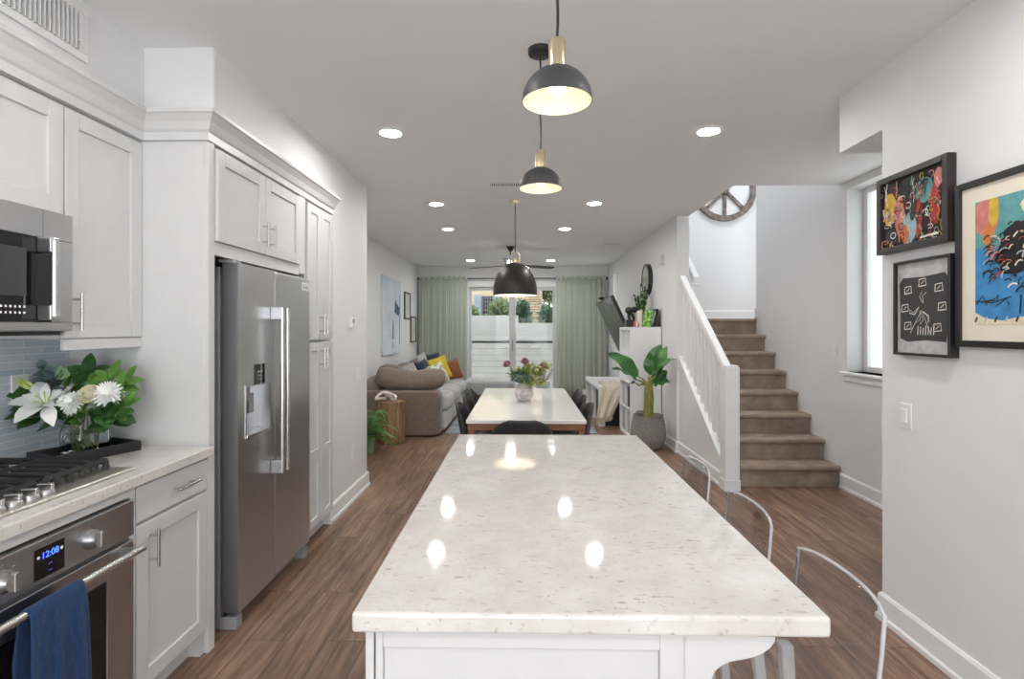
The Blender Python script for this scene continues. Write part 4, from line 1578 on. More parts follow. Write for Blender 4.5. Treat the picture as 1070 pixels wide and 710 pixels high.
def leafy(label, base, tip, mat, pairs, ll, lw, group, name='leafy_branch', cat='foliage', sd=1, start=0.45, wide=1.0):
    rnd = random.Random(sd)
    t = thing(name, label, cat, tuple(base), group)
    b, h = Vector(base), Vector(tip)
    mid = (b + h) / 2 + Vector((0, 0, 0.05))
    pts = []
    for i in range(9):
        s = i / 8
        pts.append(b * (1 - s) ** 2 + mid * 2 * s * (1 - s) + h * s * s)
    MB().tube(pts, [0.0028 - 0.0018 * i / 8 for i in range(9)], 6).build('stem', STEM, t, smooth=True)
    m = MB()
    for i in range(pairs):
        s = start + (1 - start) * (i + 0.5) / pairs
        c = b * (1 - s) ** 2 + mid * 2 * s * (1 - s) + h * s * s
        d = (mid * (1 - s) + h * s - b * (1 - s) - mid * s).normalized()
        for sg in (-1, 1):
            sd_ = Vector((rnd.uniform(-1, 1), rnd.uniform(-1, 0.6), rnd.uniform(-0.5, 0.8)))
            sd_ = (d.cross(sd_).normalized() * sg * wide + d * 0.55 + Vector((0, -0.15, 0)))
            k = rnd.uniform(0.75, 1.1)
            m.leaf(c, c + sd_.normalized() * ll * k, lw * k, ll * 0.08, Vector((rnd.uniform(-.4, .4), -0.6, 0.8)), 0.12, 6)
    m.leaf(pts[-1], pts[-1] + (pts[-1] - pts[-2]).normalized() * ll, lw, 0, (0, -0.6, 0.8), 0.12, 6)
    m.build('leaves', mat, t, smooth=True)
    return t


g = 'greenery in the counter bouquet'
leafy('dark glossy leaf branch at the left of the counter bouquet', stem_base(6), V(-0.19, -0.05, 0.235), LEAFD, 4, 0.095, 0.07, g, sd=2)
leafy('bluish eucalyptus sprig reaching to the upper left of the bouquet', stem_base(7), V(-0.165, 0.0, 0.34), LEAFG, 8, 0.055, 0.038, g, 'eucalyptus_branch', sd=3)
leafy('bluish eucalyptus sprig upright in the centre of the bouquet', stem_base(8), V(-0.045, 0.06, 0.31), LEAFG, 7, 0.05, 0.034, g, 'eucalyptus_branch', sd=5)
leafy('dark leaf branch rising tallest at the centre of the counter bouquet', stem_base(9), V(-0.02, 0.04, 0.325), LEAFD, 4, 0.085, 0.062, g, sd=6)
leafy('bright green leaf branch behind the cream rose', stem_base(10), V(0.075, 0.03, 0.30), LEAF, 4, 0.09, 0.056, g, sd=8)
leafy('green leaf branch arching to the right edge of the counter bouquet', stem_base(11), V(0.185, -0.02, 0.20), LEAF, 4, 0.08, 0.052, g, sd=9)
leafy('dark green leaves hanging low right below the chrysanthemum', stem_base(12), V(0.11, -0.05, 0.175), LEAFD, 3, 0.09, 0.065, g, sd=11)
leafy('dark green leaves low under the big lily at the vase rim', stem_base(13), V(-0.06, -0.05, 0.165), LEAFD, 3, 0.075, 0.055, g, sd=12)
leafy('light green leaf sprig high left of the centre of the bouquet', stem_base(14), V(-0.075, 0.0, 0.29), LEAF, 3, 0.075, 0.048, g, sd=14)
leafy('olive buds and leaves under the cream rose', stem_base(15), V(0.04, -0.06, 0.18), LEAF, 4, 0.05, 0.03, g, sd=15)
leafy('dark green broad leaf branch low at the far left of the counter bouquet', stem_base(16), V(-0.205, -0.07, 0.165), LEAFD, 3, 0.085, 0.06, g, sd=41)
leafy('bluish eucalyptus sprig fanning behind the open lily', stem_base(17), V(-0.12, -0.01, 0.31), LEAFG, 8, 0.06, 0.042, g, 'eucalyptus_branch', sd=42)
leafy('green leaf branch tucked behind the middle chrysanthemum', stem_base(18), V(0.0, 0.02, 0.25), LEAFD, 4, 0.07, 0.05, g, sd=43)
leafy('bright green leaf branch rising behind the right chrysanthemum', stem_base(19), V(0.13, 0.04, 0.29), LEAF, 4, 0.085, 0.058, g, sd=44)
leafy('dark green leaf branch spreading right under the chrysanthemum', stem_base(20), V(0.165, -0.05, 0.165), LEAFD, 4, 0.085, 0.062, g, sd=45)
leafy('cut green leaves standing in the vase water', vc + Vector((0.0, -0.02, 0.016)), vc + Vector((0.01, -0.025, 0.082)), LEAF, 3, 0.03, 0.016, g, sd=17, start=0.1)

# vase and flowers on the dining table
dv0 = Vector((0.012, 4.98, 0.7605))
t = thing('faceted_vase', 'round faceted pale ceramic vase in the middle of the dining table', 'vase', tuple(dv0))
m = MB()
prof = [(0.0, 0.0), (0.05, 0.0), (0.072, 0.02), (0.09, 0.07), (0.082, 0.115), (0.06, 0.145), (0.05, 0.155), (0.05, 0.165), (0.044, 0.165), (0.044, 0.12), (0.0, 0.11)]
m.lathe(prof, tuple(dv0), 11)
m.build('body', CERAM, t, bevel=0.003)


def W(dx, dy, dz):
    return dv0 + Vector((dx, dy, dz))


for i, (hd, lb, mt) in enumerate(((W(-0.155, -0.02, 0.335), 'mauve protea bloom at the left of the dining bouquet', PETALP), (W(0.185, 0.0, 0.315), 'mauve protea bloom at the right of the dining bouquet', PETALP), (W(0.01, -0.02, 0.36), 'dark mauve protea bloom at the top centre of the dining bouquet', PETALP))):
    t = stemmed('protea', lb, 'flower', W(0.01 * (i - 1), 0, 0.125), hd, 'proteas', 0.004)
    m = MB()
    d = Vector((hd.x - dv0.x, -0.12, 0.28))
    for k, (n, r, lf) in enumerate(((10, 0.045, 0.03), (10, 0.038, 0.045), (8, 0.026, 0.055), (6, 0.012, 0.058))):
        petal_ring(m, hd - d.normalized() * 0.02, d, n, r, 0.02, lf, -0.006, k * 0.3)
    m.build('petals', mt, t, smooth=True)
rnd = random.Random(5)
for i in range(26):
    a = i * 2.39996
    rr = 0.04 + 0.15 * ((i * 0.37) % 1)
    tip = W(rr * math.cos(a) * 1.15 + 0.02, rr * math.sin(a) * 0.7, 0.17 + 0.16 * ((i * 0.61) % 1))
    mt = (LEAFO, LEAFO, LEAFG, LEAFO, LEAFD)[i % 5]
    pos = ('left' if tip.x < dv0.x - 0.05 else 'right' if tip.x > dv0.x + 0.05 else 'centre')
    lb = {LEAFO: 'yellow-olive leafy sprig in the dining table bouquet', LEAFD: 'dark green leafy sprig in the dining table bouquet', LEAFG: 'grey-green leafy sprig in the dining table bouquet'}[mt]
    leafy(lb, W(0.016 * math.cos(a), 0.016 * math.sin(a), 0.125), tip, mt, 8, 0.06, 0.026, lb.split(' in ')[0] + 's of the dining bouquet', sd=30 + i, start=0.3)

# ================================================================ LIVING ROOM: SOFA
t = thing('sofa', 'long taupe slipcovered sectional sofa along the left wall', 'sofa', (-1.6, 8.3, 0))
m = B(-2.15, -1.095, 7.06, 9.95, 0.03, 0.30)
m.build('base', SOFA, t, bevel=0.03, seg=3)
m = MB()
m.soft((-1.615, 7.12, 0.312), (0.54, 0.115, 0.296), 0.15, wrinkle=0.006, nu=60, nv=30, seed=2)
m.build('arm', SOFA, t, smooth=True, auto=False)
m = MB().soft((-2.02, 8.5, 0.40), (0.14, 1.45, 0.36), 0.25, nu=40, nv=16)
m.build('back', SOFA, t, smooth=True, auto=False)
for k in range(3):
    yc = 7.68 + k * 0.86
    m = MB().soft((-1.46, yc, 0.40), (0.45, 0.425, 0.115), 0.36, wrinkle=0.016, seed=k + 5, nu=44, nv=22)
    m.build('seat_cushion', LINEN_PALE_LIT, t, smooth=True, auto=False)
    m = MB().soft((-1.435, yc, 0.165), (0.38, 0.415, 0.145), 0.18, wrinkle=0.006, seed=k + 9, nu=40, nv=16)
    m.build('skirt', LINEN_PALE_LIT, t, smooth=True, auto=False)
    mt = Matrix.Rotation(R(14), 3, 'Y')
    m = MB().soft((-1.88, yc, 0.66), (0.13, 0.42, 0.22), 0.45, mt, wrinkle=0.02, seed=k + 13)
    m.build('back_cushion', SOFA, t, smooth=True, auto=False)
o = MB().soft((-0.60, 10.05, 0.35), (0.47, 0.42, 0.14), 0.32, wrinkle=0.008, nu=44, nv=20, seed=21)
t = thing('ottoman', 'wide upholstered daylight-paled ottoman closing the sofa by the sliding door', 'ottoman', (-0.6, 10.05, 0))
o.build('cushion', LINEN_PALE_LIT, t, smooth=True, auto=False)
B(-1.03, -0.17, 9.66, 10.44, 0.02, 0.26).build('base', SOFA, t, bevel=0.03, seg=3)

# bolster lying on the near arm, and the pillows
mt = Matrix.Rotation(R(-12), 3, 'X') @ Matrix.Rotation(R(4), 3, 'Y')
def bolster(u, v):
    a, b = 2 * PI * u, PI * v
    t_ = -math.cos(b)                       # along the pillow, -1 to 1
    rr = max(0.0, 1 - abs(t_) ** 7) ** 0.5
    x = -1.50 + 0.47 * t_
    hz = 0.125 * rr * (1 + 0.25 * abs(t_))
    y = 7.19 + 0.15 * rr * math.cos(a)
    z = 0.735 + 0.05 * t_ * t_ - 0.012 * t_ + hz * math.sin(a)
    q = Vector((x * 6, y * 6, z * 6))
    z += 0.02 * noise.noise(q) * rr
    y += 0.015 * noise.noise(q + Vector((9, 3, 1))) * rr - 0.05 * math.sin(a) * rr * -1
    return (x, y, max(z, 0.612))


o = MB().grid(bolster, 30, 26, closed_u=True).build('bolster_pillow', SOFA, smooth=True, auto=False)
tag(o, 'long sagging taupe bolster pillow slumped on the near sofa arm', 'pillow')
o = MB().soft((-1.86, 7.48, 0.76), (0.17, 0.13, 0.16), 0.5, Matrix.Rotation(R(8), 3, 'Y'), wrinkle=0.02, seed=33).build('throw_pillow', SOFA, smooth=True, auto=False)
tag(o, 'taupe linen pillow behind the bolster against the wall', 'pillow')


def pillow(label, c, size, th, yaw, tilt, mat, roll=0.0):
    mt = Matrix.Translation(c) @ Matrix.Rotation(R(yaw), 4, 'Z') @ Matrix.Rotation(R(90 - tilt), 4, 'X') @ Matrix.Rotation(R(roll), 4, 'Z')
    o = MB().pillow(mt, size, size, th).build('throw_pillow', mat, smooth=True, auto=False, loc=c)
    return tag(o, label, 'pillow')


NAVY = M('pillow_navy', srgb(20, 48, 68), 0.9, var=0.15, bmp=0.2, sheen=0.3)
YEL = m_mottle('pillow_yellow', [(0.35, srgb(206, 180, 40)), (0.6, srgb(222, 200, 70)), (0.75, srgb(150, 150, 70))], 7, 0.9)
RUST = M('pillow_rust', srgb(138, 84, 54), 0.8, var=0.15, bmp=0.2)
TEAL = m_mottle('pillow_patterned', [(0.40, srgb(232, 232, 224)), (0.5, srgb(224, 220, 190)), (0.54, srgb(70, 150, 160)), (0.6, srgb(210, 190, 80)), (0.68, srgb(226, 226, 220))], 7, 0.9, 2)
GREYP = m_mottle('pillow_stripes', [(0.35, srgb(120, 118, 118)), (0.6, srgb(186, 184, 182))], 10, 0.9, 4, (1, 5, 5))
pillow('navy blue throw pillow against the sofa back, nearer one', (-1.62, 8.70, 0.735), 0.36, 0.13, 65, 14, NAVY, 12)
pillow('navy blue throw pillow at the far end of the sofa back', (-1.60, 9.50, 0.78), 0.42, 0.14, 45, 10, NAVY, 8)
pillow('mustard yellow throw pillow between the patterned and rust ones', (-1.40, 9.02, 0.75), 0.40, 0.13, 42, 16, YEL, 14)
pillow('white throw pillow with teal and yellow pattern on the sofa', (-1.32, 8.36, 0.71), 0.36, 0.13, 50, 26, TEAL, 14)
pillow('rust brown leather throw pillow closest to the ottoman', (-1.24, 9.45, 0.70), 0.36, 0.13, 40, 22, RUST, 8)
pillow('grey striped throw pillow just behind the bolster', (-1.66, 7.95, 0.72), 0.38, 0.13, 60, 26, GREYP, 10)
pillow('pale grey crumpled pillow along the wall behind the navy ones', (-1.70, 9.10, 0.80), 0.40, 0.13, 80, 10, LINEN_PALE_LIT, 8)

# rug
RUG = m_stripe('rug_stripes', 'Y', 26, [(0.34, srgb(64, 74, 86)), (0.46, srgb(120, 130, 140)), (0.54, srgb(190, 194, 198)), (0.62, srgb(92, 102, 114))])
o = B(-1.05, 1.02, 7.25, 9.95, 0.0, 0.012).build('area_rug', RUG, loc=(0, 7.25, 0))
tag(o, 'grey-blue striped area rug on the living room floor', 'rug')

# side table of wood, knot ornament, fern
t = thing('side_table', 'hexagonal natural wood stump side table by the sofa arm', 'side table', (-1.66, 6.72, 0))
pts = [(-1.655 + 0.175 * math.cos(R(a + 14)), 6.72 + 0.175 * math.sin(R(a + 14))) for a in range(0, 360, 60)]
MB().prism(pts, 'z', 0, 0.485).build('block', WOODS, t, bevel=0.008)
MB().prism([(-1.655 + (p[0] + 1.655) * 1.02, 6.72 + (p[1] - 6.72) * 1.02) for p in pts], 'z', 0.4852, 0.515).build('top', WOODS, t, bevel=0.006)
m = MB()
kc = Vector((-1.70, 6.68, 0.578))
pts = []
for i in range(73):
    a = 2 * PI * i / 72
    pts.append(kc + Vector((0.088 * math.sin(a) + 0.045 * math.sin(2 * a) * 1.2, 0.05 * math.cos(3 * a), 0.04 * math.cos(2 * a) - 0.012 * math.sin(5 * a))))
m.tube(pts, 0.018, 8, cap=False)
o = m.build('knot_ornament', m_mottle('knot_white', [(0.35, srgb(170, 150, 138)), (0.5, srgb(228, 222, 218))], 26, 0.7), smooth=True)
tag(o, 'white wooden chain-knot ornament lying on the stump side table', 'ornament')
t = thing('potted_fern', 'bright green fern in a grey pot behind the wall corner', 'plant', (-1.80, 6.14, 0))
c = Vector((-1.80, 6.14, 0))
MB().lathe([(0, 0), (0.08, 0), (0.10, 0.18), (0.09, 0.18), (0.085, 0.15), (0, 0.15)], tuple(c), 28).build('pot', GREYPL, t, smooth=True)
rnd = random.Random(3)
for i in range(30):
    a = 2 * PI * i / 30 + rnd.uniform(-.15, .15)
    L = rnd.uniform(0.22, 0.34)
    hgt = rnd.uniform(-0.02, 0.44)
    p0 = c + Vector((0, 0, 0.18))
    p1 = c + Vector((math.cos(a) * L * 0.55, math.sin(a) * L * 0.55, 0.2 + hgt))
    p2 = c + Vector((math.cos(a) * L * 1.05, math.sin(a) * L * 1.05, 0.06 + hgt * 0.85))
    m = MB()
    P = [p0 * (1 - s) ** 2 + p1 * 2 * s * (1 - s) + p2 * s * s for s in [k / 14 for k in range(15)]]
    m.tube(P, 0.0022, 5)
    for k in range(2, 15):
        d = (P[k] - P[k - 1]).normalized()
        sd = d.cross(Vector((0, 0, 1))).normalized()
        ln = 0.075 * math.sin(PI * (k / 15) ** 0.75) + 0.012
        for sg in (-1, 1):
            m.leaf(P[k], P[k] + (sd * sg + d * 0.5).normalized() * ln - Vector((0, 0, 0.008)), 0.017, 0.003, (0, 0, 1), 0.1, 4)
    m.build('frond', FERN, t, smooth=True)

# wall art on the left wall
t = thing('canvas_painting', 'tall pale blue abstract canvas on the left living room wall', 'painting', (XL, 8.85, 1.0))
B(XL + 0.002, XL + 0.035, 8.24, 9.46, 1.0, 2.262).build('canvas', m_mottle('canvas_blue', [(0.3, srgb(196, 210, 222)), (0.6, srgb(222, 230, 234)), (0.8, srgb(236, 238, 238))], 2.2, 0.8), t)
m = MB()
X = XL + 0.0352
for pts in ([(9.33, 1.15), (9.37, 1.15), (9.39, 2.02), (9.34, 2.02)], [(8.98, 1.70), (9.30, 1.64), (9.34, 1.78), (9.14, 1.86), (9.04, 1.92)], [(8.84, 1.25), (8.92, 1.25), (8.93, 1.52), (8.87, 1.6)], [(8.86, 1.1), (8.90, 1.1), (8.9, 1.2), (8.87, 1.2)]):
    m.faces([(X, p[0], p[1]) for p in pts], [tuple(range(len(pts)))])
m.build('brush_strokes', M('paint_slate', srgb(72, 96, 118), 0.8, var=0.2), t)
for (y0, y1, z0, z1, lb) in ((9.85, 10.34, 1.6, 2.11, 'small dark-framed print on the left wall, upper of two'), (10.39, 10.88, 1.15, 1.665, 'small dark-framed print on the left wall, lower of two')):
    t = thing('framed_print', lb, 'picture', (XL, (y0 + y1) / 2, z0), 'two small prints beside the curtain')
    m = MB()
    f = 0.028
    m.box(XL, XL + 0.025, y0, y0 + f, z0, z1).box(XL, XL + 0.025, y1 - f, y1, z0, z1).box(XL, XL + 0.025, y0 + f, y1 - f, z0, z0 + f).box(XL, XL + 0.025, y0 + f, y1 - f, z1 - f, z1)
    m.build('frame', M('frame_umber', srgb(70, 60, 52), 0.5), t)
    B(XL, XL + 0.012, y0 + f, y1 - f, z0 + f, z1 - f).build('print', m_mottle('print_grey', [(0.4, srgb(196, 204, 190)), (0.6, srgb(220, 222, 216))], 6, 0.7), t)

# curtains
def curtain(x0, x1, lab, sd, folds):
    t = thing('curtain', lab, 'curtain', ((x0 + x1) / 2, 11.08, 0.02), 'sage curtains')
    rnd = random.Random(sd)
    ph = [rnd.uniform(0, 6.28) for _ in range(6)]

    def fn(u, v):
        x = x0 + (x1 - x0) * u
        s = u * folds * 2 * PI
        amp = (0.016 + 0.026 * (1 - v)) * (0.75 + 0.4 * math.sin(u * 11 + ph[4]))
        y = 11.035 + 0.8 * amp * math.sin(s + 1.5 * math.sin(u * 6 + ph[0])) + 0.010 * math.sin(2.7 * s + ph[1] + 2 * v)
        x += 0.018 * math.sin(s * 0.5 + ph[2]) * (1 - v)
        return (x, y, 0.015 + (2.44 - 0.015) * v)
    MB().grid(fn, folds * 12, 10).build('panel', CURTAIN, t, smooth=True, auto=False, solid=0.003)

    def ruff(u, v):
        x = x0 + (x1 - x0) * u
        y = 11.045 + 0.02 * math.sin(u * folds * 2 * PI + 0.6 * math.sin(u * 7 + ph[0])) * (1 - 0.6 * v)
        return (x, y, 2.44 + 0.062 * v + 0.010 * v * math.sin(u * 60 + ph[3]))
    MB().grid(ruff, folds * 12, 3).build('header', CURTAIN, t, smooth=True, auto=False, solid=0.003)
    return t


curtain(-2.14, -1.14, 'sage green curtain on the left of the sliding door', 1, 9)
curtain(0.69, 1.715, 'sage green curtain on the right of the sliding door', 2, 9)
t = thing('curtain_rod', 'thin black curtain rod spanning the back wall', 'curtain rod', (-0.2, 11.08, 2.46))
MB().cyl((-2.15, 11.085, 2.462), (1.73, 11.085, 2.462), 0.012, seg=12).build('rod', BLACKM, t, smooth=True)
for xx in (-2.155, 1.735):
    MB().soft((xx, 11.085, 2.462), (0.03, 0.03, 0.03), 1.0, nu=14, nv=10).build('finial', BLACKM, t, smooth=True)
for xx in (-1.12, 0.67):
    B(xx - 0.01, xx + 0.01, 11.085, YB, 2.448, 2.462).build('bracket', BLACKM, t)

# ---------------------------------------------------------------- television and console
tl = Vector((1.228, 9.0, 1.845))
tr = Vector((1.25, 7.64, 1.892))
dn = Vector((0.376, 0.0, -0.80))
bl, brr = tl + dn, tr + dn
ax = (tr - tl).normalized()
up = (tl - bl).normalized()
nn = ax.cross(up).normalized()
if nn.x > 0:
    nn = -nn
t = thing('television', 'big flat television tilted down from the right wall', 'tv', tuple((tl + tr + bl + brr) / 4))


def slab(m, a, b, c, d, n, t0, t1):
    v = [p + n * t0 for p in (a, b, c, d)] + [p + n * t1 for p in (a, b, c, d)]
    m.faces(v, [(0, 1, 2, 3), (7, 6, 5, 4), (0, 4, 5, 1), (1, 5, 6, 2), (2, 6, 7, 3), (3, 7, 4, 0)])


m = MB()
slab(m, tl, tr, brr, bl, nn, -0.045, 0.0)
m.build('housing', BLKPL, t, bevel=0.006)
m = MB()
i_ = 0.012
slab(m, tl + ax * i_ - up * i_, tr - ax * i_ - up * i_, brr - ax * i_ + up * i_, bl + ax * i_ + up * i_, nn, 0.0, 0.002)
m.build('screen', SCREEN, t)
cmid = (tl + tr + bl + brr) / 4
MB().tube([cmid - nn * 0.04, (1.62, 8.3, 1.50), (XW - 0.02, 8.3, 1.50)], 0.022, 8).build('bracket', BLKPL, t)
B(XW - 0.02, XW - 0.001, 8.1, 8.5, 1.38, 1.62).build('wall_plate', BLKPL, t)
mid = tl * 0.62 + tr * 0.38
t = thing('webcam', 'small black camera perched on top of the television', 'camera', tuple(mid))
MB().soft(mid + Vector((0.01, 0, 0.038)), (0.045, 0.06, 0.025), 0.7, nu=18, nv=12).build('body', BLKPL, t, smooth=True)
MB().cyl(mid + Vector((0.02, 0, 0.0)), mid + Vector((0.02, 0, 0.03)), 0.016, seg=12).build('stand', BLKPL, t)
MB().lathe([(0, 0), (0.016, 0), (0.016, -0.012), (0, -0.012)], tuple(mid + Vector((-0.026, -0.0, 0.038))), 16, axis='x').build('lens', BLKGL, t)

t = thing('media_console', 'white open media console under the television', 'console', (1.42, 8.5, 0))
m = B(1.10, 1.75, 7.80, 9.4, 0.53, 0.585)
m.build('top', TRIM, t, bevel=0.008, seg=3)
for q in ((1.11, 1.20, 7.81, 7.87), (1.66, 1.74, 7.81, 7.87), (1.11, 1.74, 9.33, 9.39), (1.11, 1.17, 8.57, 8.63)):
    B(*q, 0.0, 0.53).build('leg', TRIM, t, bevel=0.004)
B(1.20, 1.74, 7.88, 9.32, 0.0, 0.53).build('cavity', BLKPL, t)


def blanket(u, v):
    # lies on the top slab, turns over its near end and hangs down in folds
    pr = [(8.25, 0.592), (8.05, 0.594), (7.88, 0.594), (7.795, 0.588), (7.775, 0.54), (7.765, 0.42), (7.76, 0.26), (7.755, 0.10)]
    s = v * (len(pr) - 1)
    i = min(int(s), len(pr) - 2)
    f = s - i
    y = pr[i][0] * (1 - f) + pr[i + 1][0] * f
    z = pr[i][1] * (1 - f) + pr[i + 1][1] * f
    k = max(0.0, (v - 0.40) / 0.60)
    xa, xb = 1.16 - 0.10 * k, 1.70 - 0.40 * k ** 0.7
    x = xa + (xb - xa) * u
    y -= 0.030 * k ** 0.5 * (0.6 + 0.5 * math.sin(u * 16 + 2 * v)) * (1 if v > 0.4 else 0) + 0.010 * (k > 0)
    z += 0.010 * (1 + math.sin(u * 19 + v * 6)) * (1 - k) + 0.07 * k * u
    return (x, y, z + 0.008)


t = thing('throw_blanket', 'cream knitted throw draped over the end of the white console', 'blanket', (1.1, 7.9, 0.1))
MB().grid(blanket, 36, 30).build('cloth', CREAM, t, smooth=True, auto=False, solid=0.016)
m = MB()
for i in range(26):
    u = (i + 0.5) / 26
    p = Vector(blanket(u, 1.0))
    m.tube([p, p + Vector((0.002 * math.sin(i), 0.004 * math.cos(i * 2), -0.065))], [0.005, 0.003], 5)
m.build('fringe', CREAM, t)

# small plant in a pale pot beside the right curtain
t = thing('potted_plant', 'small leafy plant in a white pot at the right curtain hem', 'plant', (1.30, 10.55, 0))
MB().lathe([(0, 0), (0.10, 0), (0.13, 0.22), (0.12, 0.22), (0.11, 0.19), (0, 0.19)], (1.30, 10.55, 0), 24).build('pot', WHITEPL, t, smooth=True)
m = MB()
rnd = random.Random(9)
for i in range(16):
    a = rnd.uniform(0, 6.28)
    L = rnd.uniform(0.1, 0.22)
    m.leaf((1.30, 10.55, 0.19), (1.30 + L * math.cos(a), 10.55 + L * math.sin(a), 0.24 + rnd.uniform(0.02, 0.2)), 0.06, 0.02)
m.build('leaves', LEAFD, t, smooth=True)

# ---------------------------------------------------------------- bookcase
bx0, bx1, by0, by1, bz = 1.372, 1.762, 6.845, 7.605, 1.447
t = thing('cube_bookcase', 'tall white cube bookcase with open compartments by the wall', 'bookcase', (1.57, 7.2, 0))
m = MB()
m.box(bx0, bx1, by0, by0 + 0.038, 0, bz).box(bx0, bx1, by1 - 0.038, by1, 0, bz)
m.box(bx0, bx1, by0 + 0.038, by1 - 0.038, bz - 0.038, bz).box(bx0, bx1, by0 + 0.038, by1 - 0.038, 0, 0.038)
m.build('case', TRIM, t, bevel=0.002)
m = B(bx0 + 0.004, bx1, (by0 + by1) / 2 - 0.009, (by0 + by1) / 2 + 0.009, 0.038, bz - 0.038)
m.build('divider', TRIM, t)
for k in range(1, 4):
    z = 0.038 + k * (bz - 0.076) / 4
    B(bx0 + 0.004, bx1, by0 + 0.038, by1 - 0.038, z - 0.009, z + 0.009).build('shelf', TRIM, t)
B(bx1 - 0.008, bx1 - 0.001, by0 + 0.04, by1 - 0.04, 0.04, bz - 0.04).build('back_panel', TRIM, t)
# baskets and boxes in the compartments
DK = M('bin_charcoal', (0.05, 0.05, 0.055), 0.8)
LB = M('bin_grey', (0.42, 0.42, 0.43), 0.85)
h4 = (bz - 0.076) / 4
for (col, row, mt_, lb) in ((0, 1, DK, 'charcoal storage bin in the bookcase, second shelf from the floor, near column'), (1, 1, LB, 'grey storage bin in the bookcase, second shelf from the floor, far column'), (0, 0, LB, 'grey storage bin in the bottom of the bookcase, near column'), (1, 0, LB, 'grey storage bin in the bottom of the bookcase, far column')):
    ya = by0 + 0.045 + col * 0.353
    za = 0.0385 + row * h4 + (0.0095 if row else 0)
    m = B(bx0 + 0.03, bx1 - 0.03, ya, ya + 0.30, za, za + 0.27)
    o = m.build('storage_bin', mt_, bevel=0.006)
    tag(o, lb, 'storage bin', 'bins in the cube bookcase')


def book(label, x, y, w, d, h, lean, mat, page=True, z=bz + 0.001):
    """an upright book: w thick along x, d deep along y, leaning along x"""
    mt = Matrix.Translation((x, y, z)) @ Matrix.Rotation(R(lean), 4, 'Y')
    t = thing('book', label, 'book', (x, y, z), 'books on the bookcase top')
    m = MB()
    m.obox(mt @ Matrix.Translation((-w / 2 + 0.002, 0, h / 2)), 0.002, d / 2, h / 2)
    m.obox(mt @ Matrix.Translation((w / 2 - 0.002, 0, h / 2)), 0.002, d / 2, h / 2)
    m.obox(mt @ Matrix.Translation((0, d / 2 - 0.002, h / 2)), w / 2 - 0.004, 0.002, h / 2)
    m.build('cover', mat, t)
    MB().obox(mt @ Matrix.Translation((0, -0.004, h / 2)), w / 2 - 0.0045, d / 2 - 0.008, h / 2 - 0.004).build('pages', PETALC, t)
    return t


book('thin white book at the near edge of the bookcase top', 1.505, 6.95, 0.022, 0.16, 0.21, 0, TRIM)
book('red-spined small book on the bookcase top', 1.455, 6.93, 0.03, 0.13, 0.075, 0, M('book_red', srgb(176, 70, 58), 0.6))
book('tan book leaning on the bookcase top', 1.497, 7.12, 0.02, 0.15, 0.17, 16, M('book_tan', srgb(196, 170, 140), 0.6))
book('dark grey book standing at the bookcase top beside the white one', 1.545, 7.08, 0.04, 0.16, 0.23, 0, M('book_dark', srgb(78, 78, 90), 0.6))
# green leaf-print panel facing the room, and dark frames
t = thing('art_card', 'bright green leaf-print card standing on the bookcase top', 'print', (1.58, 6.90, bz))
mt = Matrix.Translation((1.585, 6.90, bz + 0.001)) @ Matrix.Rotation(R(10), 4, 'Y')
MB().obox(mt @ Matrix.Translation((0, 0, 0.11)), 0.055, 0.006, 0.107).build('card', m_mottle('leaf_print', [(0.38, srgb(40, 90, 30)), (0.5, srgb(120, 190, 70)), (0.62, srgb(196, 224, 150))], 26, 0.6, 3), t)
for (x, ln, lb, wd) in ((1.672, 14, 'thin dark picture frame leaning beside the green card', 0.012), (1.722, 0, 'dark picture frame standing nearest the wall on the bookcase', 0.03)):
    t = thing('picture_frame', lb, 'picture frame', (x, 6.95, bz), 'dark frames on the bookcase')
    mt = Matrix.Translation((x, 6.97, bz + 0.004)) @ Matrix.Rotation(R(ln), 4, 'Y')
    m = MB()
    for s in (-1, 1):
        m.obox(mt @ Matrix.Translation((0, 0.075 * s, 0.115)), wd / 2, 0.009, 0.115)
    for s in (0.009, 0.221):
        m.obox(mt @ Matrix.Translation((0, 0, s)), wd / 2, 0.066, 0.009)
    m.obox(mt @ Matrix.Translation((wd / 2 - 0.002, 0, 0.115)), 0.002, 0.075, 0.106)
    m.build('frame', BLKPL, t)
    MB().obox(mt @ Matrix.Translation((wd / 2 - 0.005, 0, 0.115)), 0.001, 0.066, 0.104).build('print', M('frame_print', srgb(196, 196, 196), 0.6), t)
# black figurine / headphones stand
t = thing('camera_figurine', 'black vintage camera sculpture on the bookcase far end', 'ornament', (1.45, 7.25, bz))
B(1.385, 1.50, 7.18, 7.32, bz + 0.0005, bz + 0.10).build('base', BLKPL, t, bevel=0.012)
m = MB()
m.tube([(1.44, 7.25, bz + 0.10), (1.43, 7.25, bz + 0.17), (1.45, 7.25, bz + 0.22)], 0.022, 10)
m.soft((1.425, 7.24, bz + 0.225), (0.045, 0.05, 0.045), 0.8)
m.soft((1.50, 7.22, bz + 0.235), (0.05, 0.045, 0.04), 0.8)
m.tube([(1.45, 7.25, bz + 0.21), (1.50, 7.25, bz + 0.12), (1.49, 7.25, bz + 0.05)], 0.018, 8)
m.build('figure', BLKPL, t, smooth=True)
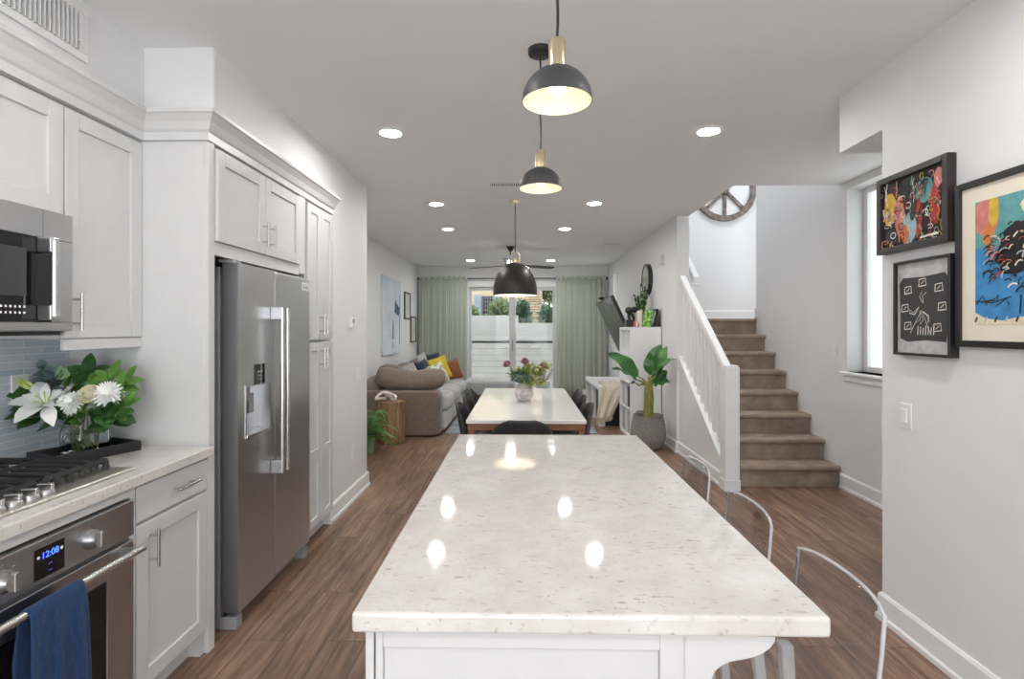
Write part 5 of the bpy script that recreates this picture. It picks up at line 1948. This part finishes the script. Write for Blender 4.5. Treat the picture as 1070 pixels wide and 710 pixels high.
# succulent in a pot at the back
t = thing('potted_succulent', 'upright dark green succulent plant on the bookcase top', 'plant', (1.62, 7.35, bz))
MB().lathe([(0, 0), (0.065, 0), (0.085, 0.17), (0.075, 0.17), (0.07, 0.14), (0, 0.14)], (1.62, 7.35, bz + 0.0005), 24).build('pot', CERAM, t, smooth=True)
m = MB()
m2 = MB()
rnd = random.Random(4)
for i in range(9):
    a = i * 2.4
    tx, ty, tz = 1.62 + 0.10 * math.cos(a) * (0.4 + 0.6 * rnd.random()), 7.35 + 0.08 * math.sin(a), bz + 0.36 + 0.20 * rnd.random()
    P = [Vector((1.62 + 0.02 * math.cos(a), 7.35 + 0.02 * math.sin(a), bz + 0.14)), Vector((1.62 + (tx - 1.62) * 0.7, 7.35 + (ty - 7.35) * 0.7, bz + 0.27)), Vector((tx, ty, tz))]
    m2.tube(P, [0.008, 0.007, 0.005], 6)
    for k in range(9):
        s = 0.25 + 0.75 * k / 8
        c = P[0] * (1 - s) ** 2 + P[1] * 2 * s * (1 - s) + P[2] * s * s
        b_ = k * 2.1 + i
        m.leaf(c, c + Vector((0.035 * math.cos(b_), 0.045 * math.sin(b_), 0.05)), 0.032, 0.0, (0, 0, 1), 0.2, 4)
m.build('leaves', LEAFD, t, smooth=True)
m2.build('stems', STEM, t, smooth=True)
# trailing yellow-green leaves of a second pot
t = thing('bromeliad', 'small yellow-green spiky plant left of the succulent', 'plant', (1.52, 7.42, bz))
MB().lathe([(0, 0), (0.045, 0), (0.055, 0.12), (0.048, 0.12), (0.045, 0.1), (0, 0.1)], (1.52, 7.42, bz + 0.0005), 20).build('pot', WHITEPL, t, smooth=True)
m = MB()
for i in range(11):
    a = i * 2.4
    m.leaf((1.52, 7.42, bz + 0.1), (1.52 + 0.09 * math.cos(a), 7.42 + 0.09 * math.sin(a), bz + 0.24 + 0.06 * math.sin(i * 1.7)), 0.03, 0.01)
m.build('leaves', LIME, t, smooth=True)

# round mirror, wall sensor
t = thing('round_mirror', 'round black-framed mirror on the right living room wall', 'mirror', (XW, 7.56, 2.11))
yc, zc = 7.55, 2.115
MB().lathe([(0.205, 0.0), (0.215, 0.0), (0.215, -0.06), (0.205, -0.062), (0.198, -0.058), (0.198, 0.0)], (XW, yc, zc), 48, axis='x', close=True).build('frame', BLACKM, t, smooth=True)
MB().lathe([(0, -0.055), (0.198, -0.055), (0.198, -0.004), (0, -0.004)], (XW, yc, zc), 48, axis='x').build('glass', MIRROR, t)
o = B(XW - 0.03, XW, 6.74, 6.83, 2.23, 2.36).build('wall_sensor', M('sensor_grey', (0.62, 0.62, 0.63), 0.5), bevel=0.006)
tag(o, 'small grey alarm sensor box beside the round mirror', 'sensor')

# ---------------------------------------------------------------- potted banana plant
bc = Vector((1.50, 6.43, 0))
t = thing('potted_banana_plant', 'broad-leaved green banana plant in a grey woven basket', 'plant', tuple(bc))
m = MB()
pr = [(0, 0.005), (0.13, 0.0), (0.17, 0.03), (0.205, 0.12), (0.21, 0.20), (0.195, 0.30), (0.172, 0.385), (0.178, 0.40), (0.165, 0.40), (0.16, 0.36), (0.15, 0.335), (0, 0.335)]
m.lathe(pr, tuple(bc), 40)
bk = m.build('basket', BASKET, t, smooth=True)
for a in (-70, 110):
    ca, sa = math.cos(R(a)), math.sin(R(a))
    p = bc + Vector((0.178 * ca, 0.178 * sa, 0.37))
    s = Vector((-sa, ca, 0))
    MB().tube([p - s * 0.05, p - s * 0.045 + Vector((0, 0, 0.045)), p + s * 0.045 + Vector((0, 0, 0.045)), p + s * 0.05], 0.009, 8).build('handle', BASKET, bk, smooth=True)
MB().lathe([(0, 0.345), (0.15, 0.345), (0.15, 0.338), (0, 0.338)], tuple(bc), 24).build('soil', SOIL, t)
m = MB()
top = bc + Vector((-0.005, 0, 0.80))
m.tube([bc + Vector((0, 0, 0.34)), bc + Vector((0.002, 0, 0.5)), bc + Vector((-0.004, 0, 0.66)), top], [0.06, 0.052, 0.043, 0.025], 14)
m.tube([bc + Vector((0.03, 0.02, 0.36)), bc + Vector((0.045, 0.02, 0.6)), bc + Vector((0.03, 0, 0.82))], [0.035, 0.028, 0.014], 10)
m.build('stem', BSTEM, t, smooth=True)


def big_leaf(base, tip, w, sag, up, pet=0.25):
    """stalk and blade"""
    b, e = Vector(base), Vector(tip)
    s = b + (e - b) * pet
    m = MB()
    m.tube([b, (b + s) / 2 + Vector((0, 0, 0.01)), s], [0.014, 0.010, 0.007], 8)
    st_ = m.build('leaf_stalk', BSTEM, t, smooth=True)
    d = (e - s)
    upv = Vector(up)
    rows = 14
    side = d.cross(upv).normalized()
    nor = side.cross(d).normalized()
    cols = 8

    def fn(u, v):
        k = v
        prof = (math.sin(PI * min(1, k ** 0.75)) ** 0.65) if 0 < k < 1 else 0.02
        X = (2 * u - 1)
        c = s + d * k + nor * sag * 4 * k * (1 - k)
        return c + side * X * w / 2 * prof + nor * (0.22 * abs(X) * w / 2 * prof + 0.012 * math.sin(k * 14 + X * 2) * abs(X))
    MB().grid(fn, cols, rows).build('leaf', LEAFB, t, smooth=True, auto=False)


P_ = lambda dx, dy, dz: bc + Vector((dx, dy, dz))
big_leaf(P_(-0.02, 0, 0.78), P_(-0.49, -0.05, 1.14), 0.19, 0.04, (0.2, -0.8, 0.5), 0.22)
big_leaf(P_(-0.02, 0, 0.76), P_(-0.42, 0.05, 0.95), 0.10, 0.03, (0.1, -0.5, 0.9), 0.3)
big_leaf(P_(0.0, 0, 0.82), P_(0.14, -0.04, 1.24), 0.22, 0.02, (-0.5, -0.85, 0.1), 0.12)
big_leaf(P_(0.01, 0, 0.80), P_(0.20, -0.10, 1.22), 0.17, 0.03, (-0.3, -0.9, 0.3), 0.15)
big_leaf(P_(0.02, 0, 0.79), P_(0.255, -0.30, 1.085), 0.13, 0.05, (-0.5, -0.3, 0.8), 0.25)
big_leaf(P_(0.03, 0, 0.75), P_(0.225, -0.12, 0.80), 0.16, 0.04, (0.1, -0.7, 0.7), 0.2)
big_leaf(P_(0.02, 0, 0.74), P_(0.21, -0.05, 0.93), 0.15, 0.03, (0.0, -0.9, 0.4), 0.2)
big_leaf(P_(-0.02, 0, 0.76), P_(-0.22, 0.1, 0.72), 0.05, 0.05, (0.0, -0.4, 0.9), 0.4)

# ================================================================ RIGHT WALL PICTURES (plain abstract pieces)
PAINT = {n: M('paint_' + n, srgb(*c), 0.7, var=0.15, vscale=30) for n, c in {
    'black': (30, 28, 30), 'white': (228, 224, 214), 'yellow': (214, 176, 66), 'red': (176, 58, 48), 'teal': (98, 160, 160), 'blue': (62, 140, 196), 'orange': (214, 128, 66),
    'pink': (206, 130, 120), 'sage': (132, 166, 140), 'sky': (150, 190, 206), 'cream': (236, 222, 196), 'charcoal': (58, 58, 60), 'grey': (186, 186, 186)}.items()}
PN = list(PAINT)


class Art:
    """paint strokes on a wall-hung sheet in the plane x, facing -x; u runs right as seen (towards -y), v up"""
    def __init__(self, x, y0, y1, z0, z1, ground):
        self.x, self.y0, self.y1, self.z0, self.z1 = x, y0, y1, z0, z1
        self.m = MB()
        self.k = 0
        self.used = [ground]
        self.poly([(0, 0), (1, 0), (1, 1), (0, 1)], ground)

    def idx(self, c):
        if c not in self.used:
            self.used.append(c)
        return self.used.index(c)

    def pt(self, u, v):
        u, v = max(0, min(1, u)), max(0, min(1, v))
        return (self.x - 0.00012 * self.k, self.y1 + (self.y0 - self.y1) * u, self.z0 + (self.z1 - self.z0) * v)

    def poly(self, pts, c):
        self.m.faces([self.pt(*p) for p in pts], [tuple(range(len(pts)))], self.idx(c))
        self.k += 1

    def stroke(self, pts, w, c):
        asp = (self.y1 - self.y0) / (self.z1 - self.z0)
        P = [Vector((p[0] * asp, p[1])) for p in pts]
        L, Rr = [], []
        for i, p in enumerate(P):
            d = P[min(i + 1, len(P) - 1)] - P[max(i - 1, 0)]
            d = d.normalized() if d.length > 1e-6 else Vector((1, 0))
            n = Vector((-d.y, d.x)) * w / 2
            L.append(p + n)
            Rr.append(p - n)
        v = [self.pt(p.x / asp, p.y) for p in L] + [self.pt(p.x / asp, p.y) for p in Rr]
        n = len(P)
        self.m.faces(v, [(i, i + 1, n + i + 1, n + i) for i in range(n - 1)], self.idx(c))
        self.k += 1

    def blob(self, cx, cy, rx, ry, c, sd=0, n=18):
        rnd = random.Random(sd)
        self.poly([(cx + rx * math.cos(2 * PI * i / n) * rnd.uniform(0.82, 1.1), cy + ry * math.sin(2 * PI * i / n) * rnd.uniform(0.85, 1.1)) for i in range(n)], c)

    def loop(self, cx, cy, rx, ry, w, c, turns=1.0, ph=0.0, drift=(0, 0)):
        n = int(20 * turns)
        self.stroke([(cx + rx * math.cos(ph + 2 * PI * turns * i / n) + drift[0] * i / n, cy + ry * math.sin(ph + 2 * PI * turns * i / n) + drift[1] * i / n) for i in range(n + 1)], w, c)


def wall_picture(label, y0, y1, z0, z1, fw, fd, fmat, mat_w, art, canvas):
    t = thing('framed_picture', label, 'picture', (XW, (y0 + y1) / 2, z0), 'framed abstract art on the right wall')
    m = MB()
    xa, xb = XW - fd, XW
    m.box(xa, xb, y0, y0 + fw, z0, z1).box(xa, xb, y1 - fw, y1, z0, z1).box(xa, xb, y0 + fw, y1 - fw, z0, z0 + fw).box(xa, xb, y0 + fw, y1 - fw, z1 - fw, z1)
    m.build('frame', fmat, t, bevel=0.002)
    if mat_w:
        B(xa + 0.010, xb, y0 + fw, y1 - fw, z0 + fw, z1 - fw).build('mat', M('mat_cream', srgb(236, 226, 208), 0.8, var=0.01), t)
    k = fw + mat_w
    a = Art(xa + (0.0095 if mat_w else 0.014), y0 + k, y1 - k, z0 + k, z1 - k, canvas)
    art(a)
    a.m.build('artwork', [PAINT[c] for c in a.used], t)
    return t


def art_colour(a):
    rnd = random.Random(11)
    for (cx, cy, rx, ry, c) in ((0.13, 0.60, 0.12, 0.26, 'yellow'), (0.30, 0.45, 0.10, 0.30, 'pink'), (0.47, 0.22, 0.12, 0.22, 'sky'), (0.52, 0.62, 0.06, 0.30, 'charcoal'), (0.70, 0.72, 0.14, 0.18, 'teal'),
                                (0.62, 0.35, 0.05, 0.28, 'red'), (0.86, 0.45, 0.07, 0.32, 'red'), (0.92, 0.82, 0.08, 0.13, 'pink'), (0.40, 0.15, 0.07, 0.14, 'orange'), (0.16, 0.14, 0.12, 0.14, 'charcoal'), (0.78, 0.14, 0.12, 0.10, 'black')):
        a.blob(cx, cy, rx, ry, c, int(cx * 100))
    for c, n in (('white', 26), ('red', 12), ('yellow', 9), ('black', 22), ('pink', 10), ('sage', 7), ('orange', 6)):
        for i in range(n):
            u, v = rnd.random(), rnd.random()
            if rnd.random() < 0.55:
                pts = [(u, v)]
                for k in range(4):
                    pts.append((pts[-1][0] + rnd.uniform(-0.03, 0.04), pts[-1][1] + rnd.uniform(-0.13, 0.05)))
                a.stroke(pts, rnd.uniform(0.010, 0.024), c)
            else:
                a.loop(u, v, rnd.uniform(0.02, 0.06), rnd.uniform(0.02, 0.07), rnd.uniform(0.008, 0.016), c, rnd.uniform(0.7, 1.6), rnd.uniform(0, 6))
    a.stroke([(0.68, 0.04), (0.80, 0.05), (0.95, 0.05)], 0.03, 'white')


def art_mono(a):
    a.poly([(0.06, 0.16), (0.2, 0.12), (0.55, 0.14), (0.93, 0.13), (0.97, 0.35), (0.95, 0.62), (0.96, 0.80), (0.9, 0.85), (0.5, 0.83), (0.12, 0.84), (0.04, 0.78), (0.06, 0.45)], 'charcoal')
    rnd = random.Random(21)
    # scattered hollow chalk marks around a tangle of lines
    for (u, v) in ((0.22, 0.70), (0.50, 0.77), (0.80, 0.70), (0.16, 0.50), (0.86, 0.50), (0.22, 0.30), (0.78, 0.28)):
        w_, h_ = 0.07, 0.042
        a.stroke([(u - w_, v - h_), (u + w_, v - h_ * 0.8), (u + w_ * 0.8, v + h_), (u - w_ * 0.9, v + h_ * 0.8), (u - w_, v - h_)], 0.012, 'white')
        a.stroke([(u - w_ * 0.4, v - h_ * 0.4), (u + w_ * 0.4, v + h_ * 0.4)], 0.008, 'white')
    for i in range(9):
        b0 = rnd.uniform(0, 6.28)
        a.stroke([(0.5 + 0.06 * math.cos(b0), 0.5 + 0.05 * math.sin(b0)), (0.5 + 0.17 * math.cos(b0 + 0.5), 0.49 + 0.13 * math.sin(b0 + 0.5)), (0.5 + 0.25 * math.cos(b0 + 0.2), 0.49 + 0.18 * math.sin(b0 + 0.2))], 0.006, 'white')
    for i in range(7):
        a.stroke([(0.42 + i * 0.05, 0.20), (0.43 + i * 0.05, 0.30 - 0.01 * (i % 3))], 0.012, 'white')
    a.stroke([(0.28, 0.22), (0.5, 0.47), (0.66, 0.22)], 0.008, 'white')


def art_blue(a):
    a.poly([(0.0, 0.62), (0.0, 1.0), (0.62, 1.0), (0.62, 0.6), (0.4, 0.72), (0.22, 0.6)], 'teal')
    a.blob(0.10, 0.86, 0.13, 0.16, 'pink', 3)
    a.blob(0.17, 0.90, 0.05, 0.13, 'yellow', 5)
    a.blob(0.12, 0.72, 0.05, 0.10, 'orange', 7)
    a.blob(0.62, 0.90, 0.24, 0.14, 'cream', 8)
    a.poly([(0, 0), (1, 0), (1, 0.04), (0.7, 0.03), (0.4, 0.06), (0.25, 0.03), (0.1, 0.05), (0, 0.10)], 'cream')
    rnd = random.Random(31)
    a.poly([(0.24, 0.66), (0.40, 0.76), (0.95, 0.70), (0.97, 0.52), (0.60, 0.44), (0.30, 0.40), (0.18, 0.50)], 'black')
    a.poly([(0.60, 0.20), (0.78, 0.18), (0.80, 0.34), (0.62, 0.36)], 'orange')
    a.poly([(0.84, 0.30), (0.97, 0.28), (0.96, 0.62), (0.85, 0.60)], 'teal')
    a.poly([(0.72, 0.62), (0.9, 0.66), (0.88, 0.80), (0.70, 0.78)], 'yellow')
    a.blob(0.36, 0.50, 0.16, 0.13, 'black', 12, 22)
    a.blob(0.44, 0.68, 0.20, 0.10, 'black', 14, 22)
    for c, n in (('cream', 20), ('red', 9), ('grey', 10), ('black', 50), ('orange', 7), ('pink', 6), ('black', 40)):
        for i in range(n):
            u, v = rnd.uniform(0.16, 0.95), rnd.gauss(0.53, 0.12)
            u = max(u, 0.17)
            d = 2.2 + (u - 0.2) * 2.0 + rnd.uniform(-0.7, 0.7)
            L_ = rnd.uniform(0.03, 0.11)
            pts = [(u + L_ * k / 4 * math.cos(d + 0.25 * k), v + L_ * k / 4 * math.sin(d + 0.25 * k)) for k in range(5)]
            a.stroke(pts, rnd.uniform(0.006, 0.016), c)
    for i in range(9):
        u = 0.5 + i * 0.05
        a.stroke([(u, 0.86 + 0.05 * (i % 2)), (u + 0.06, 0.89 + 0.05 * (i % 2))], 0.022, 'black')
    # loose black scribble, no letters
    a.stroke([(0.06, 0.16), (0.12, 0.23), (0.16, 0.15), (0.10, 0.18), (0.22, 0.19), (0.26, 0.23), (0.24, 0.14), (0.33, 0.20), (0.35, 0.15)], 0.014, 'black')
    a.stroke([(0.05, 0.19), (0.2, 0.17), (0.37, 0.21)], 0.010, 'black')
    a.stroke([(0.45, 0.22), (0.44, 0.08)], 0.016, 'black')
    for i in range(10):
        a.stroke([(0.05 + i * 0.09, 0.02), (0.07 + i * 0.09, 0.06)], 0.018, ('charcoal', 'grey')[i % 2])


FRB = M('frame_espresso', srgb(44, 36, 36), 0.4, var=0.12, vscale=20)
FRK = M('frame_black', srgb(26, 25, 26), 0.4, var=0.08)
wall_picture('dark-framed colourful scribbled abstract picture, upper left of the wall group', 2.226, 2.664, 1.790, 2.155, 0.028, 0.04, FRB, 0.0, art_colour, 'black')
wall_picture('thin black framed white and charcoal picture, lower left of the wall group', 2.212, 2.546, 1.312, 1.740, 0.012, 0.04, FRK, 0.0, art_mono, 'grey')
wall_picture('large black framed blue abstract with cream mat, right of the wall group', 1.55, 2.200, 1.360, 2.008, 0.026, 0.03, FRK, 0.062, art_blue, 'blue')


# ---------------------------------------------------------------- switches, outlets, thermostat
def plate_x(name, label, cat, x, sgn, y, z, w, h, kind):
    """a wall plate on a plane x; sgn is the outward direction"""
    t = thing(name, label, cat, (x, y, z))
    f = lambda a: x + sgn * a
    B(f(0), f(0.006), y - w / 2, y + w / 2, z - h / 2, z + h / 2).build('plate', WHITEPL, t, bevel=0.002)
    if kind == 'rocker':
        B(f(0.006), f(0.011), y - 0.016, y + 0.016, z - 0.032, z + 0.032).build('rocker', WHITEPL, t, bevel=0.002)
        B(f(0.011), f(0.0125), y - 0.014, y + 0.014, z - 0.03, z - 0.012).build('toggle', WHITEPL, t)
    else:
        for dz in (-0.02, 0.02):
            s = B(f(0.006), f(0.008), y - 0.016, y + 0.016, z + dz - 0.014, z + dz + 0.014).build('socket', WHITEPL, t, bevel=0.003)
            m = MB()
            for dy in (-0.006, 0.006):
                m.box(f(0.008), f(0.0086), y + dy - 0.001, y + dy + 0.001, z + dz - 0.004, z + dz + 0.006)
            m.build('slots', GAP, s)
    return t


plate_x('light_switch', 'white rocker light switch on the right wall below the pictures', 'light switch', XW, -1, 2.515, 1.028, 0.075, 0.118, 'rocker')
plate_x('light_switch', 'white light switch on the stair wall beside the window', 'light switch', XH, -1, 4.95, 1.243, 0.075, 0.118, 'rocker')
plate_x('light_switch', 'white light switch on the column past the pantry', 'light switch', XS, 1, 4.60, 1.04, 0.12, 0.118, 'rocker')
plate_x('wall_outlet', 'white outlet low on the column past the pantry', 'outlet', XS, 1, 4.45, 0.40, 0.075, 0.118, 'outlet')
plate_x('wall_outlet', 'white outlet on the blue tile backsplash behind the flowers', 'outlet', XK + 0.012, 1, 2.10, 1.19, 0.075, 0.118, 'outlet')
plate_x('wall_outlet', 'white outlet on the stair knee wall beside the plant basket', 'outlet', XW + 0.025, -1, 5.95, 0.36, 0.075, 0.118, 'outlet')
t = thing('thermostat', 'small white thermostat on the column past the pantry', 'thermostat', (XS, 4.40, 1.48))
B(XS, XS + 0.028, 4.34, 4.44, 1.44, 1.52).build('housing', WHITEPL, t, bevel=0.006)
B(XS + 0.028, XS + 0.0288, 4.355, 4.40, 1.475, 1.51).build('screen', GREYPL, t)

# ---------------------------------------------------------------- wagon wheel on the landing wall
t = thing('wagon_wheel', 'weathered wooden wagon wheel hung high on the landing wall', 'wall decor', (2.835, 7.6, 3.37))
wx, wz, wr = 2.835, 3.37, 0.435
m = MB().lathe([(wr, 0.0), (wr, -0.05), (wr - 0.075, -0.05), (wr - 0.075, 0.0)], (wx, 7.598, wz), 40, axis='y', close=True)
m.build('rim', OLDWOOD, t, bevel=0.004)
for k in (0, 1, 3, 4, 5, 7):
    a = R(45 * k)
    c = Vector((wx + 0.21 * math.sin(a), 7.575, wz + 0.21 * math.cos(a)))
    MB().obox(Matrix.Translation(c) @ Matrix.Rotation(a, 4, 'Y'), 0.022, 0.016, 0.165).build('spoke', OLDWOOD, t, bevel=0.003)
MB().lathe([(0, 0.0), (0.05, 0.0), (0.05, -0.06), (0, -0.06)], (wx, 7.598, wz), 20, axis='y').build('hub', OLDWOOD, t)

# ================================================================ OUTSIDE THE SLIDING DOOR
STUC = M('stucco_white', (0.42, 0.412, 0.395), 0.9, var=0.05, vscale=4)
DECK = M('deck_grey', (0.42, 0.41, 0.40), 0.9)
o = struct(B(-4.5, 4.5, YB + 0.13, 12.7, -0.12, -0.02).build('balcony_deck', DECK))
o = struct(B(-14, 14, 12.7, 34, -1.2, -1.0).build('ground_outside', M('ground_tan', (0.40, 0.37, 0.32), 0.95)))
t = thing('balcony_railing', 'black metal balcony railing outside the sliding door', 'railing', (0, 12.4, -0.02))
B(-3.5, 3.5, 12.375, 12.425, 1.085, 1.138).build('top_rail', BLACKM, t)
for xx in (-3.4, -1.29, 0.95, 3.4):
    B(xx - 0.03, xx + 0.03, 12.38, 12.42, -0.02, 1.085).build('post', BLACKM, t)
# horizontal-board wall of the neighbour
m = MB()
for k in range(14):
    z = -1.0 + k * 0.158
    m.prism([(14.0, z), (14.0, z + 0.15), (14.02, z + 0.157), (14.1, z + 0.157), (14.1, z)], 'x', -5, 5)
o = m.build('board_fence', M('board_white', (0.36, 0.348, 0.33), 0.8, var=0.05, vscale=4))
tag(o, 'white horizontal board fence beyond the balcony railing', 'fence')
m = B(-6, -0.12, 15.0, 15.25, -1.0, 1.79)
m.box(-0.12, 6, 15.0, 15.25, -1.0, 1.575)
o = m.build('garden_wall', STUC)
tag(o, 'plain white plaster garden wall behind the board fence', 'garden wall')
o = struct(B(5.2, 5.4, 0.0, 12.6, -1.0, 4.5).build('wall_outside_hall', M('side_stucco', (0.8, 0.8, 0.79), 0.9)))
# house across with shuttered window and stone chimney
t = thing('neighbour_house', 'pale stucco house with shuttered window across the yard', 'house', (-2, 20, -1))
B(-7, -0.55, 20.0, 24, -1.0, 4.2).build('facade', M('stucco_cream', srgb(205, 190, 162), 0.9, var=0.04), t)
B(-7.2, -0.3, 19.8, 24.2, 4.2, 4.4).build('roof', M('roof_brown', srgb(120, 92, 76), 0.9), t)
wn_ = B(-1.50, -1.10, 19.95, 20.0, 1.72, 2.62).build('window', BLKGL, t)
m = MB()
for k in range(5):
    m.box(-1.48 + k * 0.09, -1.465 + k * 0.09, 19.93, 19.95, 1.74, 2.6)
for k in range(6):
    m.box(-1.48, -1.12, 19.93, 19.95, 1.8 + k * 0.15, 1.815 + k * 0.15)
m.build('grille', GREYPL, wn_)
SHT = M('shutter_blue', srgb(150, 168, 184), 0.7)
for a, b in ((-1.80, -1.53), (-1.08, -0.85)):
    s = B(a, b, 19.93, 20.0, 1.68, 2.68).build('shutter', SHT, t)
    m = MB()
    for k in range(12):
        m.box(a + 0.03, b - 0.03, 19.915, 19.93, 1.73 + k * 0.077, 1.78 + k * 0.077)
    m.build('slats', SHT, s)
t = thing('stone_chimney', 'beige stacked-stone chimney rising behind the garden wall', 'chimney', (0.4, 18, -1))
B(-0.22, 0.66, 18.0, 18.6, -1.0, 3.6).build('stack', m_stone_wall('chimney_stone'), t)
B(-0.3, 0.74, 17.92, 18.68, 3.6, 3.75).build('cap', STUC, t)
t = thing('far_house', 'distant house with white roof edge and red brick right of chimney', 'house', (1.3, 23, -1))
B(0.7, 4.5, 23.0, 26, -1.0, 2.0).build('wall', M('brick_red', srgb(158, 96, 78), 0.9, var=0.2, vscale=20), t)
B(0.5, 4.8, 22.7, 26.3, 2.0, 2.3).build('roof', STUC, t)


def bush(label, c, r, mat, n, sd, name='shrub'):
    t = thing(name, label, 'shrub' if name == 'shrub' else 'tree', (c[0], c[1], -1.0))
    rnd = random.Random(sd)
    m = MB()
    C_ = Vector(c)
    for i in range(n):
        d = Vector((rnd.gauss(0, 1), rnd.gauss(0, 1), rnd.gauss(0, 1))).normalized()
        q = C_ + Vector((d.x * r[0], d.y * r[1], d.z * r[2])) * rnd.uniform(0.6, 1.0)
        e = (d + Vector((rnd.uniform(-.7, .7), rnd.uniform(-.7, .7), rnd.uniform(-.3, .8)))).normalized()
        m.leaf(q, q + e * rnd.uniform(0.12, 0.2), 0.09, 0.01, (0, -0.6, 0.8), 0.2, 3)
    m.build('leaves', mat, t)
    m = MB()
    m.tube([(c[0], c[1], -1.0), (c[0] + 0.03, c[1], c[2] - r[2] * 0.4)], [0.07, 0.04], 8)
    for k in range(5):
        m.tube([(c[0], c[1], c[2] - r[2] * 0.5), (c[0] + r[0] * 0.6 * math.cos(k * 1.26), c[1] + r[1] * 0.6 * math.sin(k * 1.26), c[2] + r[2] * 0.4)], [0.035, 0.01], 6)
    m.soft(C_, (r[0] * 0.72, r[1] * 0.72, r[2] * 0.72), 1.0, nu=12, nv=8, wrinkle=0.1)
    m.build('branches', M('shrub_core', srgb(46, 62, 36), 1.0), t)
    return t


BUSH = m_mottle('bush_green', [(0.3, srgb(70, 92, 52)), (0.7, srgb(142, 158, 110))], 9, 0.8)
BUSHD = m_mottle('bush_dark', [(0.3, srgb(44, 72, 56)), (0.7, srgb(92, 124, 100))], 9, 0.8)
bush('rounded green shrub under the shuttered window', (-0.72, 17.2, 1.72), (0.40, 0.3, 0.62), BUSH, 500, 1)
bush('green shrub at the left edge of the garden wall', (-1.72, 17, 1.75), (0.30, 0.4, 0.40), BUSH, 350, 2)
bush('dark green shrub in front of the stone chimney', (-0.02, 16.4, 1.70), (0.24, 0.3, 0.55), BUSHD, 400, 3)
bush('dark green shrub right of the stone chimney', (0.76, 16.6, 1.66), (0.22, 0.3, 0.42), BUSHD, 300, 4)
bush('tall airy tree at the upper right beyond the chimney', (1.0, 20.5, 3.05), (0.62, 0.6, 0.85), BUSH, 500, 5, 'garden_tree')
# bare twiggy plant on the balcony
t = thing('twig_bush', 'bare dark twiggy plant on the balcony behind the vase', 'plant', (0.45, 11.95, -0.02))
MB().lathe([(0, 0), (0.14, 0), (0.17, 0.25), (0.155, 0.25), (0.15, 0.2), (0, 0.2)], (0.45, 11.95, -0.02), 24).build('pot', GREYPL, t, smooth=True)
rnd = random.Random(8)
m = MB()
for i in range(26):
    p = Vector((0.45, 11.95, 0.18))
    d = Vector((rnd.uniform(-.6, .6), rnd.uniform(-.4, .4), 1)).normalized()
    P = [p.copy()]
    for k in range(6):
        d = (d + Vector((rnd.uniform(-.7, .7), rnd.uniform(-.5, .5), rnd.uniform(-.35, .3)))).normalized()
        p = p + d * 0.10
        P.append(p.copy())
    m.tube(P, [0.006 - 0.0006 * k for k in range(7)], 5)
m.build('twigs', M('twig_brown', srgb(84, 74, 66), 0.9), t)
